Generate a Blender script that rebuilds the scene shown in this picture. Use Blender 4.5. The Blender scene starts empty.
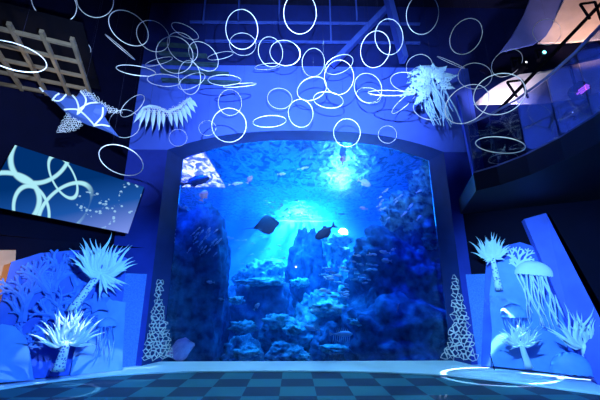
import bpy, bmesh, math, random
import numpy as np
from mathutils import Vector, Matrix, noise
random.seed(7)
S = bpy.context.scene
COL = S.collection
PI = math.pi

# ------------------------------------------------------------------ camera
FPX = 336.0; EYE = 1.25
PITCH = math.radians(16.3); YAW = math.radians(1.1)
CAM = Vector((0, 0, EYE))
FW = Vector((math.sin(YAW) * math.cos(PITCH), math.cos(YAW) * math.cos(PITCH), math.sin(PITCH)))
RT = Vector((math.cos(YAW), -math.sin(YAW), 0))
UP = RT.cross(FW)
cd = bpy.data.cameras.new('camera'); cam = bpy.data.objects.new('camera', cd); COL.objects.link(cam)
cd.sensor_width = 36; cd.lens = FPX / 600 * 36; cd.clip_end = 100
cam.location = CAM
cam.rotation_euler = (PI / 2 + PITCH, 0, -YAW)
S.camera = cam

def ray(x, y): return FW * FPX + RT * (x - 300) + UP * (200 - y)
def at(x, y, Y=None, Z=None):
    d = ray(x, y)
    s = Y / d.y if Y is not None else (Z - EYE) / d.z
    return CAM + d * s
def on_plane(x, y, p, n):
    d = ray(x, y)
    return CAM + d * ((Vector(p) - CAM).dot(n) / d.dot(n))

# ------------------------------------------------------------------ objects
def link(o, parent=None):
    COL.objects.link(o)
    if parent is not None: o.parent = parent
    return o
def tag(o, label=None, cat=None, group=None, kind=None):
    if label: o['label'] = label
    if cat: o['category'] = cat
    if group: o['group'] = group
    if kind: o['kind'] = kind
    return o
def thing(name, loc, label, cat, group=None, rot=None):
    o = bpy.data.objects.new(name, None); o.empty_display_size = .1
    COL.objects.link(o); o.location = loc
    if rot is not None: o.rotation_euler = rot
    return tag(o, label, cat, group)
def mk(name, verts, faces, mat, parent=None, world=False, smooth=False, loc=None, bevel=0, label=None):
    off = Vector((0, 0, 0))
    if world and parent is not None:
        q = parent
        while q is not None: off = off + q.location; q = q.parent
    if loc is not None: off = Vector(loc)
    me = bpy.data.meshes.new(name)
    me.from_pydata([tuple(Vector(v) - off) for v in verts], [], faces)
    me.validate(); 
    bm = bmesh.new(); bm.from_mesh(me); bmesh.ops.recalc_face_normals(bm, faces=bm.faces); bm.to_mesh(me); bm.free()
    me.materials.append(mat)
    if smooth:
        for p in me.polygons: p.use_smooth = True
    o = bpy.data.objects.new(name, me)
    if loc is not None: o.location = loc
    link(o, parent)
    if bevel:
        b = o.modifiers.new('b', 'BEVEL'); b.width = bevel; b.segments = 2; b.limit_method = 'ANGLE'
    if label: o['label'] = label
    return o
class MB:
    def __init__(s): s.v = []; s.f = []
    def add(s, v, f):
        n = len(s.v); s.v += [Vector(q) for q in v]; s.f += [tuple(i + n for i in q) for q in f]
    def box(s, a, b):
        x0, y0, z0 = a; x1, y1, z1 = b
        s.add([(x0,y0,z0),(x1,y0,z0),(x1,y1,z0),(x0,y1,z0),(x0,y0,z1),(x1,y0,z1),(x1,y1,z1),(x0,y1,z1)],
              [(0,3,2,1),(4,5,6,7),(0,1,5,4),(1,2,6,5),(2,3,7,6),(3,0,4,7)])
    def beam(s, p, q, w, h=None, upv=(0, 0, 1)):
        p = Vector(p); q = Vector(q); h = h or w
        d = (q - p).normalized(); u = Vector(upv)
        if abs(d.dot(u)) > .95: u = Vector((1, 0, 0))
        r = d.cross(u).normalized(); u = r.cross(d)
        vs = []
        for c in (p, q):
            for i, j in ((-1,-1),(1,-1),(1,1),(-1,1)): vs.append(c + r * (i * w / 2) + u * (j * h / 2))
        s.add(vs, [(0,3,2,1),(4,5,6,7),(0,1,5,4),(1,2,6,5),(2,3,7,6),(3,0,4,7)])
    def tube(s, pts, rad, n=6, flat=1.0, side=None, cap=True):
        pts = [Vector(p) for p in pts]; m = len(pts)
        base = len(s.v); prev = side
        for i, p in enumerate(pts):
            d = (pts[min(i + 1, m - 1)] - pts[max(i - 1, 0)]).normalized()
            a = Vector(prev) if prev is not None else (Vector((0, 0, 1)) if abs(d.z) < .9 else Vector((1, 0, 0)))
            a = (a - d * a.dot(d)).normalized(); b = d.cross(a); prev = a
            r = rad[i] if isinstance(rad, (list, tuple)) else rad
            for k in range(n):
                t = 2 * PI * k / n
                s.v.append(p + a * (math.cos(t) * r * flat) + b * (math.sin(t) * r))
        for i in range(m - 1):
            for k in range(n):
                k2 = (k + 1) % n
                s.f.append((base + i*n + k, base + i*n + k2, base + (i+1)*n + k2, base + (i+1)*n + k))
        if cap:
            s.f.append(tuple(base + k for k in reversed(range(n))))
            s.f.append(tuple(base + (m-1)*n + k for k in range(n)))
    def plate(s, outline, nrm, t):
        nrm = Vector(nrm).normalized() * t; n = len(outline)
        a = [Vector(p) for p in outline]; b = [p - nrm for p in a]
        s.add(a + b, [tuple(range(n)), tuple(reversed(range(n, 2*n)))] + [(i, i+n, (i+1) % n + n, (i+1) % n) for i in range(n)])
    def build(s, name, mat, parent=None, **k): return mk(name, s.v, s.f, mat, parent, **k)

# ------------------------------------------------------------------ materials
def nm(name):
    m = bpy.data.materials.new(name); m.use_nodes = True
    nt = m.node_tree; nt.nodes.clear()
    out = nt.nodes.new('ShaderNodeOutputMaterial')
    return m, nt, out
def N(nt, t, **k):
    n = nt.nodes.new(t)
    for a, b in k.items():
        if a.startswith('i_'):
            key = a[2:]; key = int(key) if key.isdigit() else key
            n.inputs[key].default_value = b
        else: setattr(n, a, b)
    return n
def L(nt, a, b): nt.links.new(a, b)
def M2(nt, op, a, b=None, c=None):
    n = nt.nodes.new('ShaderNodeMath'); n.operation = op
    for i, v in enumerate((a, b, c)):
        if v is None: continue
        if isinstance(v, (int, float)): n.inputs[i].default_value = v
        else: L(nt, v, n.inputs[i])
    return n.outputs[0]
def paint(name, c, rough=.6, c2=None, scale=3., bump=0, bscale=60, metal=0, spec=.3, detail=4):
    m, nt, out = nm(name)
    p = N(nt, 'ShaderNodeBsdfPrincipled'); p.inputs['Roughness'].default_value = rough
    p.inputs['Metallic'].default_value = metal; p.inputs['Specular IOR Level'].default_value = spec
    c2 = c2 or tuple(x * .82 for x in c)
    tc = N(nt, 'ShaderNodeTexCoord')
    nz = N(nt, 'ShaderNodeTexNoise'); nz.inputs['Scale'].default_value = scale; nz.inputs['Detail'].default_value = detail
    L(nt, tc.outputs['Object'], nz.inputs['Vector'])
    r = N(nt, 'ShaderNodeValToRGB'); r.color_ramp.elements[0].position = .35; r.color_ramp.elements[1].position = .65
    r.color_ramp.elements[0].color = (*c2, 1); r.color_ramp.elements[1].color = (*c, 1)
    L(nt, nz.outputs[0], r.inputs[0]); L(nt, r.outputs[0], p.inputs['Base Color'])
    if bump:
        n2 = N(nt, 'ShaderNodeTexNoise'); n2.inputs['Scale'].default_value = bscale; n2.inputs['Detail'].default_value = 5
        L(nt, tc.outputs['Object'], n2.inputs['Vector'])
        b = N(nt, 'ShaderNodeBump'); b.inputs['Strength'].default_value = bump; b.inputs['Distance'].default_value = .02
        L(nt, n2.outputs[0], b.inputs['Height']); L(nt, b.outputs[0], p.inputs['Normal'])
    L(nt, p.outputs[0], out.inputs[0])
    return m
def glow(name, c, s):
    m, nt, out = nm(name)
    e = N(nt, 'ShaderNodeEmission'); e.inputs[0].default_value = (*c, 1); e.inputs[1].default_value = s
    L(nt, e.outputs[0], out.inputs[0]); return m

M = {}
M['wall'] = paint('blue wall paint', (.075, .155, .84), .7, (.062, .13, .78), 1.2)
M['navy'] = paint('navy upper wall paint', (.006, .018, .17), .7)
M['darkwall'] = paint('dark navy paint', (.001, .002, .02), .8, spec=.1)
M['reveal'] = paint('dark blue reveal paint', (.010, .035, .22), .5)
M['black'] = paint('matt black paint', (.003, .003, .008), .8, spec=.1)
M['pilaster'] = paint('wall blue with painted shade', (.018, .045, .46), .7)  # wall blue darkened in the colour, for the shade on the pilasters
M['ceil'] = paint('dark blue ceiling paint', (.003, .005, .035), .7)
M['beam'] = paint('blue steel', (.05, .10, .50), .5)
M['white'] = paint('white lacquer', (.86, .9, .92), .4, (.8, .86, .9))
M['ring'] = paint('white hoop plastic', (.95, .97, 1), .35, (.9, .93, .97))
M['foam'] = paint('pale blue foam board', (.55, .78, .98), .6, (.5, .72, .95), 6)
M['board'] = paint('mid blue board', (.035, .13, .78), .6, (.022, .09, .68), 4)
M['coralblue'] = paint('blue cut board', (.06, .22, .88), .6, (.04, .16, .8), 7)
M['sheet'] = paint('light blue board', (.10, .31, .92), .55, (.08, .26, .88), 5)
M['stone'] = paint('pale blue stippled plaster', (.10, .27, .90), .8, (.055, .19, .82), 45, .5, 90)
M['jelly'] = paint('translucent blue fabric', (.42, .68, .95), .5, (.32, .58, .9), 8)
M['strip'] = paint('pale curb paint', (.42, .70, .94), .4, (.38, .64, .9), 2)
M['wire'] = paint('dark nylon wire', (.02, .02, .06), .5)

# ------------------------------------------------------------------ floor
m, nt, out = nm('carpet tiles')
p = N(nt, 'ShaderNodeBsdfPrincipled'); p.inputs['Roughness'].default_value = .9
tc = N(nt, 'ShaderNodeTexCoord'); mp = N(nt, 'ShaderNodeMapping')
mp.inputs['Location'].default_value = (.18, .47, .001)
L(nt, tc.outputs['Object'], mp.inputs[0])
ck = N(nt, 'ShaderNodeTexChecker'); ck.inputs['Scale'].default_value = 2.0
ck.inputs[1].default_value = (.014, .15, .25, 1); ck.inputs[2].default_value = (.005, .04, .11, 1)
L(nt, mp.outputs[0], ck.inputs[0])
nz = N(nt, 'ShaderNodeTexNoise'); nz.inputs['Scale'].default_value = 220; L(nt, tc.outputs['Object'], nz.inputs[0])
mx = N(nt, 'ShaderNodeMixRGB', blend_type='MULTIPLY'); mx.inputs[0].default_value = .5
L(nt, ck.outputs[0], mx.inputs[1]); L(nt, nz.outputs[0], mx.inputs[2]); L(nt, mx.outputs[0], p.inputs['Base Color'])
bp = N(nt, 'ShaderNodeBump'); bp.inputs['Strength'].default_value = .5; L(nt, nz.outputs[0], bp.inputs['Height']); L(nt, bp.outputs[0], p.inputs['Normal'])
L(nt, p.outputs[0], out.inputs[0]); M['carpet'] = m
b = MB(); b.box((-10, -4, -.1), (10, 7.6, 0)); tag(b.build('floor', M['carpet']), kind='structure')

# curved pale curb in front of the tank and the displays
front = [(0,388),(40,382),(75,378),(112,374.5),(150,372.3),(187,371),(225,370.6),(262,370.3),(300,370.3),(337,370.6),(375,371.3),(412,372.7),(450,375),(487,378.6),(525,383),(562,388),(600,393)]
fp = [at(x, y, Z=.03) for x, y in front]
fp = [Vector((-5.6, 4.6, .03)), Vector((-5.0, 5.05, .03))] + fp + [Vector((5.0, 4.4, .03)), Vector((5.8, 3.7, .03))]
bk = [Vector((6.6, 5.6, .03)), Vector((3.42, 7.45, .03)), Vector((-2.9, 7.45, .03)), Vector((-7.3, 4.2, .03))]
b = MB(); b.plate(fp + bk, (0, 0, 1), .03); tag(b.build('trim_1', M['strip'], bevel=.008), kind='structure')

# ------------------------------------------------------------------ tank opening wall (Y = 7.0 face, glass at Y = 7.5)
XL, XR = -2.85, 3.42           # front opening at Y=7
GL, GR = -2.66, 3.27           # glass at Y=7.5
ZL, ZT = 4.46, 4.97
def arch(xl, xr, n=24):
    # low arch top from left shoulder to right shoulder
    o = []
    for i in range(n + 1):
        t = i / n; x = xl + (xr - xl) * t
        s = 1 - abs(2 * t - 1) ** 2.6
        o.append((x, ZL + (ZT - ZL) * s))
    return o
n = 24
af = arch(XL, XR, n); ag = arch(GL, GR, n)
v = []; f = []; ZW = 6.72; XWL = -4.3; XWR = 4.3
v += [(x, 7.0, z) for x, z in af]; v += [(x, 7.0, ZW) for x, z in af]
f += [(i, i+1, n+1+i+1, n+1+i) for i in range(n)]
k = len(v); v += [(XWL, 7.0, ZL), (XL, 7.0, ZL), (XL, 7.0, ZW), (XWL, 7.0, ZW)]
f += [(k, k+1, k+2, k+3)]
k = len(v); v += [(XWR, 7.0, ZL), (XR, 7.0, ZL), (XR, 7.0, ZW), (XWR, 7.0, ZW)]
f += [(k, k+1, k+2, k+3)]
tag(mk('wall_front', v, f, M['wall']), kind='structure')
b = MB(); b.add([(XWL, 7, 0), (XL, 7, 0), (XL, 7, ZL), (XWL, 7, ZL)], [(0, 1, 2, 3)]); tag(b.build('wall_front_left', M['pilaster']), kind='structure')
b = MB(); b.add([(XWR, 7, 0), (XR, 7, 0), (XR, 7, ZL), (XWR, 7, ZL)], [(0, 1, 2, 3)]); tag(b.build('wall_front_right', M['pilaster']), kind='structure')
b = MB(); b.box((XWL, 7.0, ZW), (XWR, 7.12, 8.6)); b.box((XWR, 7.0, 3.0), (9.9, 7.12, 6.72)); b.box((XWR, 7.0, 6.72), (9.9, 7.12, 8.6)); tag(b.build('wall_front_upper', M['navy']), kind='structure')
v = [(XL, 7.0, 0)] + [(x, 7.0, z) for x, z in af] + [(XR, 7.0, 0)] + [(GL, 7.5, 0)] + [(x, 7.5, z) for x, z in ag] + [(GR, 7.5, 0)]
q = n + 3
f = [(i, i+1, i+1+q, i+q) for i in range(q - 1)]
tag(mk('trim_2', v, f, M['reveal']), kind='structure')

# glass pane
m, nt, out = nm('aquarium glass')
tr = N(nt, 'ShaderNodeBsdfTransparent'); tr.inputs[0].default_value = (.93, .97, 1, 1)
gl = N(nt, 'ShaderNodeBsdfGlossy'); gl.inputs['Roughness'].default_value = .02
fr = N(nt, 'ShaderNodeFresnel'); fr.inputs[0].default_value = 1.35
mx = N(nt, 'ShaderNodeMixShader'); L(nt, fr.outputs[0], mx.inputs[0]); L(nt, tr.outputs[0], mx.inputs[1]); L(nt, gl.outputs[0], mx.inputs[2])
L(nt, mx.outputs[0], out.inputs[0]); M['glass'] = m
b = MB(); b.plate([(GL, 7.5, 0)] + [(x, 7.5, z) for x, z in ag] + [(GR, 7.5, 0)], (0, -1, 0), .04)
tag(b.build('window_1', M['glass']), kind='structure')

# ------------------------------------------------------------------ side walls
# left: lower wall running back-left, upper wall steeper (overhang)
LA, LD = Vector((-2.9, 7.12, 0)), Vector((-.80, -.60, 0))
LN = Vector((.60, -.80, 0))
UA, UD = Vector((-3.72, 7.0, 0)), Vector((-.578, -.816, 0))
UN = Vector((.816, -.578, 0))
RA, RD = Vector((3.46, 7.12, 0)), Vector((.86, -.51, 0))
RN = Vector((-.51, -.86, 0))
def wallquad(name, p, d, l, z0, z1, mat):
    q = p + d * l
    nn = Vector((d.y, -d.x, 0))
    b = MB(); b.add([(p.x, p.y, z0), (q.x, q.y, z0), (q.x, q.y, z1), (p.x, p.y, z1)], [(0, 1, 2, 3)])
    return tag(b.build(name, mat), kind='structure')
ZS = 2.25
wallquad('wall_left', LA + LD * .85, LD, 8, 0, ZS, M['darkwall'])
wallquad('wall_left_upper', UA, UD, 9, ZS, 8.6, M['darkwall'])
a, c = LA + LD * 8, UA + UD * 9
mk('ceiling_left_soffit', [(LA.x, LA.y, ZS), (a.x, a.y, ZS), (c.x, c.y, ZS), (UA.x, UA.y, ZS)], [(0, 1, 2, 3)], M['black'])['kind'] = 'structure'
wallquad('wall_right', RA, RD, 8, 0, 3.1, M['darkwall'])
wallquad('wall_right_upper', RA - RN * 2.6 + RD * .3, RD, 8, 3.0, 8.6, M['darkwall'])
b = MB(); b.box((-10, -4.1, 0), (10, -4, 8.6)); tag(b.build('wall_rear', M['black']), kind='structure')
b = MB(); b.box((-10.1, -4, 0), (-10, 5, 8.6)); tag(b.build('wall_left_far', M['black']), kind='structure')
b = MB(); b.box((10, -4, 0), (10.1, 5, 8.6)); tag(b.build('wall_right_far', M['black']), kind='structure')
b = MB(); b.box((-10, -4, 8.6), (10, 7.2, 8.7)); tag(b.build('ceiling', M['ceil']), kind='structure')

# stippled plaster panels either side of the glass, lower part
def side_panel(name, A, D, Nn, l0, l1, z1, mat, label, cat, off=.06, t=.05, group=None):
    p = A + D * l0 + Nn * off; q = A + D * l1 + Nn * off
    b = MB(); b.plate([(p.x, p.y, .03), (q.x, q.y, .03), (q.x, q.y, z1), (p.x, p.y, z1)], Nn, t)
    return tag(b.build(name, mat), label, cat, group)
side_panel('plaster_panel', LA, LD, LN, 0.0, .86, 1.72, M['stone'], 'stippled pale blue plaster panel between the left lace cone and the left coral display', 'panel')
side_panel('plaster_panel', RA, RD, RN, 0.0, .95, 1.72, M['stone'], 'stippled pale blue plaster panel between the right lace cone and the right anemone display', 'panel')

# ------------------------------------------------------------------ tank interior
m, nt, out = nm('sea water')
vs = N(nt, 'ShaderNodeVolumeScatter'); vs.inputs['Color'].default_value = (.10, .50, 1, 1); vs.inputs['Density'].default_value = .055
vs.inputs['Anisotropy'].default_value = .3
va = N(nt, 'ShaderNodeVolumeAbsorption'); va.inputs['Color'].default_value = (.0, .42, 1, 1); va.inputs['Density'].default_value = .16
ad = N(nt, 'ShaderNodeAddShader'); L(nt, vs.outputs[0], ad.inputs[0]); L(nt, va.outputs[0], ad.inputs[1]); L(nt, ad.outputs[0], out.inputs['Volume'])
M['water'] = m
b = MB(); b.box((-5.5, 7.6, -.35), (6.5, 17.0, 5.1))
tag(b.build('water', M['water']), 'clear blue sea water filling the big tank behind the glass', 'water', kind='stuff')

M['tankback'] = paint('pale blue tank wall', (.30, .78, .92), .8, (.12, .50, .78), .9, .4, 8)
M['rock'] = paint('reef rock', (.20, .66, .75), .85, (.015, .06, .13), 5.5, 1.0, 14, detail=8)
M['rockdark'] = paint('shade-darkened reef rock', (.05, .22, .40), .85, (.01, .04, .12), 4.5, 1.0, 12, detail=8)  # reef rock colour darkened for the unlit cliff and silhouetted rocks
M['sand'] = paint('sand', (.35, .48, .52), .9, (.12, .2, .3), 1.5, 1, 6)
b = MB(); b.box((-5.6, 17.05, -.4), (6.6, 17.15, 7)); tag(b.build('wall_tank_back', M['tankback']), kind='structure')
b = MB(); b.box((-5.6, 7.6, -.4), (-5.5, 17.05, 7)); tag(b.build('wall_tank_left', M['rockdark']), kind='structure')
b = MB(); b.box((6.5, 7.6, -.4), (6.6, 17.05, 7)); tag(b.build('wall_tank_right', M['rockdark']), kind='structure')
b = MB(); b.box((-5.6, 7.55, -.45), (6.6, 17.1, -.35)); tag(b.build('floor_tank', M['sand']), kind='structure')
b = MB(); b.add([(-5.6, 7.56, 4.99), (6.6, 7.56, 4.99), (6.6, 7.56, 8.6), (-5.6, 7.56, 8.6)], [(0,1,2,3)]); 
b.add([(-5.6, 7.56, -.5), (GL-.02, 7.56, -.5), (GL-.02, 7.56, 8.6), (-5.6, 7.56, 8.6)], [(0,1,2,3)])
b.add([(GR+.02, 7.56, -.5), (6.6, 7.56, -.5), (6.6, 7.56, 8.6), (GR+.02, 7.56, 8.6)], [(0,1,2,3)])
tag(b.build('wall_tank_front', M['black']), kind='structure')

# rippled water surface seen from below: partly mirror, partly clear
m, nt, out = nm('water surface')
tc = N(nt, 'ShaderNodeTexCoord'); mp = N(nt, 'ShaderNodeMapping'); mp.inputs['Scale'].default_value = (1.0, .55, 1)
L(nt, tc.outputs['Object'], mp.inputs[0])
nz = N(nt, 'ShaderNodeTexNoise'); nz.inputs['Scale'].default_value = 2.6; nz.inputs['Detail'].default_value = 5; nz.inputs['Distortion'].default_value = 1.2
L(nt, mp.outputs[0], nz.inputs[0])
bp = N(nt, 'ShaderNodeBump'); bp.inputs['Strength'].default_value = 1.0; bp.inputs['Distance'].default_value = .05; L(nt, nz.outputs[0], bp.inputs['Height'])
gl = N(nt, 'ShaderNodeBsdfGlossy'); gl.inputs['Roughness'].default_value = .38; gl.inputs[0].default_value = (.4, .75, 1, 1); L(nt, bp.outputs[0], gl.inputs['Normal'])
tr = N(nt, 'ShaderNodeBsdfTransparent')
rp = N(nt, 'ShaderNodeValToRGB'); rp.color_ramp.elements[0].position = .47; rp.color_ramp.elements[1].position = .60
rp.color_ramp.elements[0].color = (.04,)*3 + (1,); rp.color_ramp.elements[1].color = (.6,)*3 + (1,)
n3 = N(nt, 'ShaderNodeTexNoise'); n3.inputs['Scale'].default_value = 3.6; n3.inputs['Detail'].default_value = 3; n3.inputs['Distortion'].default_value = 1.6; L(nt, mp.outputs[0], n3.inputs[0])
L(nt, n3.outputs[0], rp.inputs[0])
mx = N(nt, 'ShaderNodeMixShader'); L(nt, rp.outputs[0], mx.inputs[0]); L(nt, gl.outputs[0], mx.inputs[1]); L(nt, tr.outputs[0], mx.inputs[2]); L(nt, mx.outputs[0], out.inputs[0])
M['surface'] = m
v = []; f = []; nx, ny = 60, 40
for j in range(ny + 1):
    for i in range(nx + 1):
        x = -5.5 + 12 * i / nx; y = 7.62 + 9.4 * j / ny
        v.append((x, y, 5.12 + .05 * noise.noise((x * 1.3, y * 1.3, 3))))
for j in range(ny):
    for i in range(nx):
        a = j * (nx + 1) + i; f.append((a, a+1, a+nx+2, a+nx+1))
tag(mk('water_surface', v, f, M['surface'], smooth=True), 'rippled underside of the water surface at the top of the tank', 'water surface')

def rock(x0, x1, y0, y1, Y, depth, mat, label, seed=0, rough=.35, sq=2.6, sub=5, group=None, lean=0, fr=1.0):
    c0 = at((x0+x1)/2, (y0+y1)/2, Y=Y); rx = (at(x1, (y0+y1)/2, Y=Y) - at(x0, (y0+y1)/2, Y=Y)).length / 2
    rz = (at((x0+x1)/2, y0, Y=Y) - at((x0+x1)/2, y1, Y=Y)).length / 2
    bm = bmesh.new(); bmesh.ops.create_icosphere(bm, subdivisions=sub, radius=1)
    for q in bm.verts:
        p = q.co.copy()
        k = (abs(p.x)**sq + abs(p.y)**sq + abs(p.z)**sq) ** (-1/sq)
        p = p * k
        d = 1 + rough * (noise.noise(p * 1.6 * fr + Vector((seed*7.3, 1, 2))) * .8 + .5 * noise.noise(p * 4 * fr + Vector((seed, 5, 2))) + .3 * noise.noise(p * 9 * fr + Vector((3, seed, 2))) + .18*noise.noise(p * 19 * fr + Vector((3, seed, 2))) + .12*abs(noise.noise(p * 34 * fr)))
        p = p * d
        q.co = (p.x * rx + lean * p.z * rx, p.y * depth, p.z * rz)
    me = bpy.data.meshes.new('reef_rock'); bm.to_mesh(me); bm.free(); me.materials.append(mat)
    for pp in me.polygons: pp.use_smooth = True
    o = bpy.data.objects.new('reef_rock', me); o.location = c0; link(o)
    return tag(o, label, 'rock', group)
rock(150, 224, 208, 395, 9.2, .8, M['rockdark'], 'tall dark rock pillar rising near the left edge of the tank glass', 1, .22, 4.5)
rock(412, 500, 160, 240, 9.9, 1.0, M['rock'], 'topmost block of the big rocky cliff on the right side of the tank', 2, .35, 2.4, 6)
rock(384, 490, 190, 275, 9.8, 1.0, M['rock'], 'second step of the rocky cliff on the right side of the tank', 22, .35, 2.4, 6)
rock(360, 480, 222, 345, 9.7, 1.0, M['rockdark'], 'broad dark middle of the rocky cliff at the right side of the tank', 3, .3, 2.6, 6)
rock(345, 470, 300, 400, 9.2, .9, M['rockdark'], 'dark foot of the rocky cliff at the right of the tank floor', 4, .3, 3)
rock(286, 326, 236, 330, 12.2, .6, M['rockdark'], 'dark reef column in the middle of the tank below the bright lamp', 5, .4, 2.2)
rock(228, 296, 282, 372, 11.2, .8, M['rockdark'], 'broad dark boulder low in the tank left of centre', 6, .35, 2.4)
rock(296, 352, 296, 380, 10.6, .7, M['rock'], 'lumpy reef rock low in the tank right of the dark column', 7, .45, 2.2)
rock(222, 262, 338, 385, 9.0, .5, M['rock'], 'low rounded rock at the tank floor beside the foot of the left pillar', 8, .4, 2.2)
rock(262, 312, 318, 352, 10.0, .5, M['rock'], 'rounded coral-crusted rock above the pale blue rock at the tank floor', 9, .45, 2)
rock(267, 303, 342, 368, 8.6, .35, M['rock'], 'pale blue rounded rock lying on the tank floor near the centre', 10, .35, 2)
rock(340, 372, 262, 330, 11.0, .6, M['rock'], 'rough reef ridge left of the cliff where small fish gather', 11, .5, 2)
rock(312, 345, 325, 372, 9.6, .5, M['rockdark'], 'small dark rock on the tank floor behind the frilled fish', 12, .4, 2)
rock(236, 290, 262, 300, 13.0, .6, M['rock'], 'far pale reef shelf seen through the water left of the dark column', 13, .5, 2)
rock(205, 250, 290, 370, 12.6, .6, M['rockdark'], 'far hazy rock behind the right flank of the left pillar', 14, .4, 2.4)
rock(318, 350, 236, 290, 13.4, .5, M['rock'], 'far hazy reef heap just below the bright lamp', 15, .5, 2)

M['glowpanel'] = glow('added glow panel', (.85, .82, 1), 4)
q = at(194, 168, Z=5.8)
b = MB(); b.box((q.x - 1.5, q.y - 2.2, q.z), (q.x + .7, q.y + 2.2, q.z + .06))  # glowing panel added above the water for the white glitter
tag(b.build('added_glow_panel', M['glowpanel']), 'white added glow panel above the water, put in to glitter through ripples at the top left of the tank', 'added glow panel')
M['coralhead'] = paint('turquoise coral', (.45, .95, .85), .8, (.10, .35, .42), 9, 1.0, 20, detail=8)
for i, (x, y, w_, h_, Y, lab_) in enumerate([
  (243, 327, 24, 12, 9.6, 'flat turquoise coral head right of the foot of the left rock pillar'),
  (276, 321, 22, 13, 9.4, 'rounded turquoise coral head low in the middle of the tank'),
  (246, 352, 26, 12, 8.7, 'wide turquoise coral mound on the tank floor left of the pale blue rock'),
  (292, 330, 16, 10, 9.0, 'small turquoise coral head above the pale blue rock on the tank floor'),
  (330, 309, 34, 15, 9.9, 'broad turquoise coral bank below the stacked fish school'),
  (333, 349, 26, 9, 8.6, 'low turquoise coral crust on the tank floor beneath the frilled fish'),
  (262, 282, 40, 8, 10.6, 'thin turquoise coral shelf across the top of the broad dark boulder'),
  (340, 240, 22, 10, 12.8, 'hazy turquoise coral clump beneath the bright lamp'),
  (236, 300, 16, 7, 9.8, 'little turquoise coral tuft at the left side of the broad dark boulder'),
  (360, 322, 22, 9, 8.9, 'dim turquoise coral patch at the left foot of the cliff'),
  (303, 356, 14, 8, 8.5, 'small coral knob on the tank floor right of the pale blue rock'),
  (300, 283, 18, 9, 11.3, 'turquoise coral on the front of the dark reef column')]):
    o = rock(x - w_/2, x + w_/2, y - h_/2, y + h_/2, Y, .28, M['coralhead'], lab_, 40 + i, .6, 2, 4, fr=1.4); o.name = 'coral_head'; o['category'] = 'coral'
# bright underwater lamp at the back
M['lampglow'] = glow('tank lamp lens', (.75, .95, 1), 26)
p = at(343, 233, Y=13.6)
t = thing('underwater_lamp', p, 'glaring white underwater lamp at the back of the tank beside the dark oval fish', 'lamp')
b = MB(); b.tube([(0, -.02, 0), (0, -.14, 0), (0, -.2, 0)], [.2, .17, .08], 16); b.build('lens', M['lampglow'], t)
b = MB(); b.tube([(0, -.02, 0), (0, .3, 0)], [.22, .14], 16); b.beam((0, .05, 0), (0, .95, 0), .06); b.build('housing', M['black'], t)

# ---- fish
M['fishdark'] = paint('dark fish skin', (.012, .02, .06), .6, (.02, .035, .09), 9)
M['fishpale'] = paint('silver fish skin', (.75, .85, .92), .35, (.45, .6, .75), 14)
M['fishpink'] = paint('pink fish skin', (.85, .5, .6), .5, (.6, .32, .48), 8)
M['fishwhite'] = paint('white fish skin', (.95, .95, .95), .4, (.8, .85, .9), 8)
def fish_body(Ln, Hh, W, prof=None):
    prof = prof or [(0, .04), (.06, .42), (.2, .85), (.38, 1), (.58, .86), (.78, .42), (.9, .2), (1, .16)]
    b = MB(); n = 10; base = 0
    for (t, r) in prof:
        for k in range(n):
            a = 2 * PI * k / n
            b.v.append(Vector((Ln * (.5 - t), math.cos(a) * W / 2 * r, math.sin(a) * Hh / 2 * r)))
    for i in range(len(prof) - 1):
        for k in range(n): b.f.append((i*n+k, i*n+(k+1)%n, (i+1)*n+(k+1)%n, (i+1)*n+k))
    b.f.append(tuple(range(n))); b.f.append(tuple((len(prof)-1)*n + k for k in reversed(range(n))))
    return b
def fin(pts, t=.008):
    b = MB(); b.plate([Vector((x, t/2, z)) for x, z in pts], (0, 1, 0), t); return b
def orient(px, py, Y, ang, turn=0):
    # heading angle in the picture plane (degrees, 0 = right, 90 = up) and turn toward/away from the glass
    return at(px, py, Y=Y), (0, -math.radians(ang), math.radians(turn))
def big_fish(px, py, Y, ang, Lpx, ratio, mats, label, turn=0, cat='fish', prof=None, name='reef_fish', wid=.45, tail=1.0):
    p, r = orient(px, py, Y, ang, turn)
    s = (at(px + 1, py, Y=Y) - p).length; Ln = Lpx * s * .82; Hh = Ln * ratio
    t = thing(name, p, label, cat)
    t.rotation_mode = 'ZYX'; t.rotation_euler = (0, r[1], 0)
    t.rotation_mode = 'XYZ'
    fish_body(Ln, Hh, Hh * wid, prof).build('body', mats, t, smooth=True)
    h = Hh * tail
    fin([(-Ln*.46, 0.06*Hh), (-Ln*.68, .42*h), (-Ln*.62, 0), (-Ln*.68, -.42*h), (-Ln*.46, -.06*Hh)]).build('tail_fin', mats, t)
    fin([(Ln*.18, Hh*.42), (-Ln*.02, Hh*.66), (-Ln*.3, Hh*.40), (-Ln*.34, Hh*.2), (0, Hh*.3)]).build('dorsal_fin', mats, t)
    fin([(Ln*.02, -Hh*.40), (-Ln*.15, -Hh*.62), (-Ln*.28, -Hh*.36), (-Ln*.2, -Hh*.2)]).build('anal_fin', mats, t)
    return t
big_fish(324, 232.5, 8.4, 215, 26, .46, M['fishdark'], 'dark oval fish swimming in front of the glaring tank lamp', prof=[(0,.1),(.1,.6),(.3,1),(.55,.95),(.8,.5),(.92,.2),(1,.18)])
big_fish(197, 181, 8.1, 15, 32, .36, M['fishdark'], 'large dark grouper below the glittering ripples at top left of the tank')
big_fish(204, 195, 8.0, 70, 13, .75, M['fishpink'], 'pinkish fish with a deep body just under the large dark grouper')
big_fish(250, 179, 8.8, 60, 10, .6, M['fishpink'], 'small pale pink fish steeply upright right of the white slender fish')
big_fish(237, 183.5, 8.9, 8, 16, .24, M['fishwhite'], 'slender white fish under the water surface left of the steep pink fish')
big_fish(282, 174, 9.4, 5, 9, .4, M['fishwhite'], 'small white fish near the surface above the dark ray')
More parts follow.
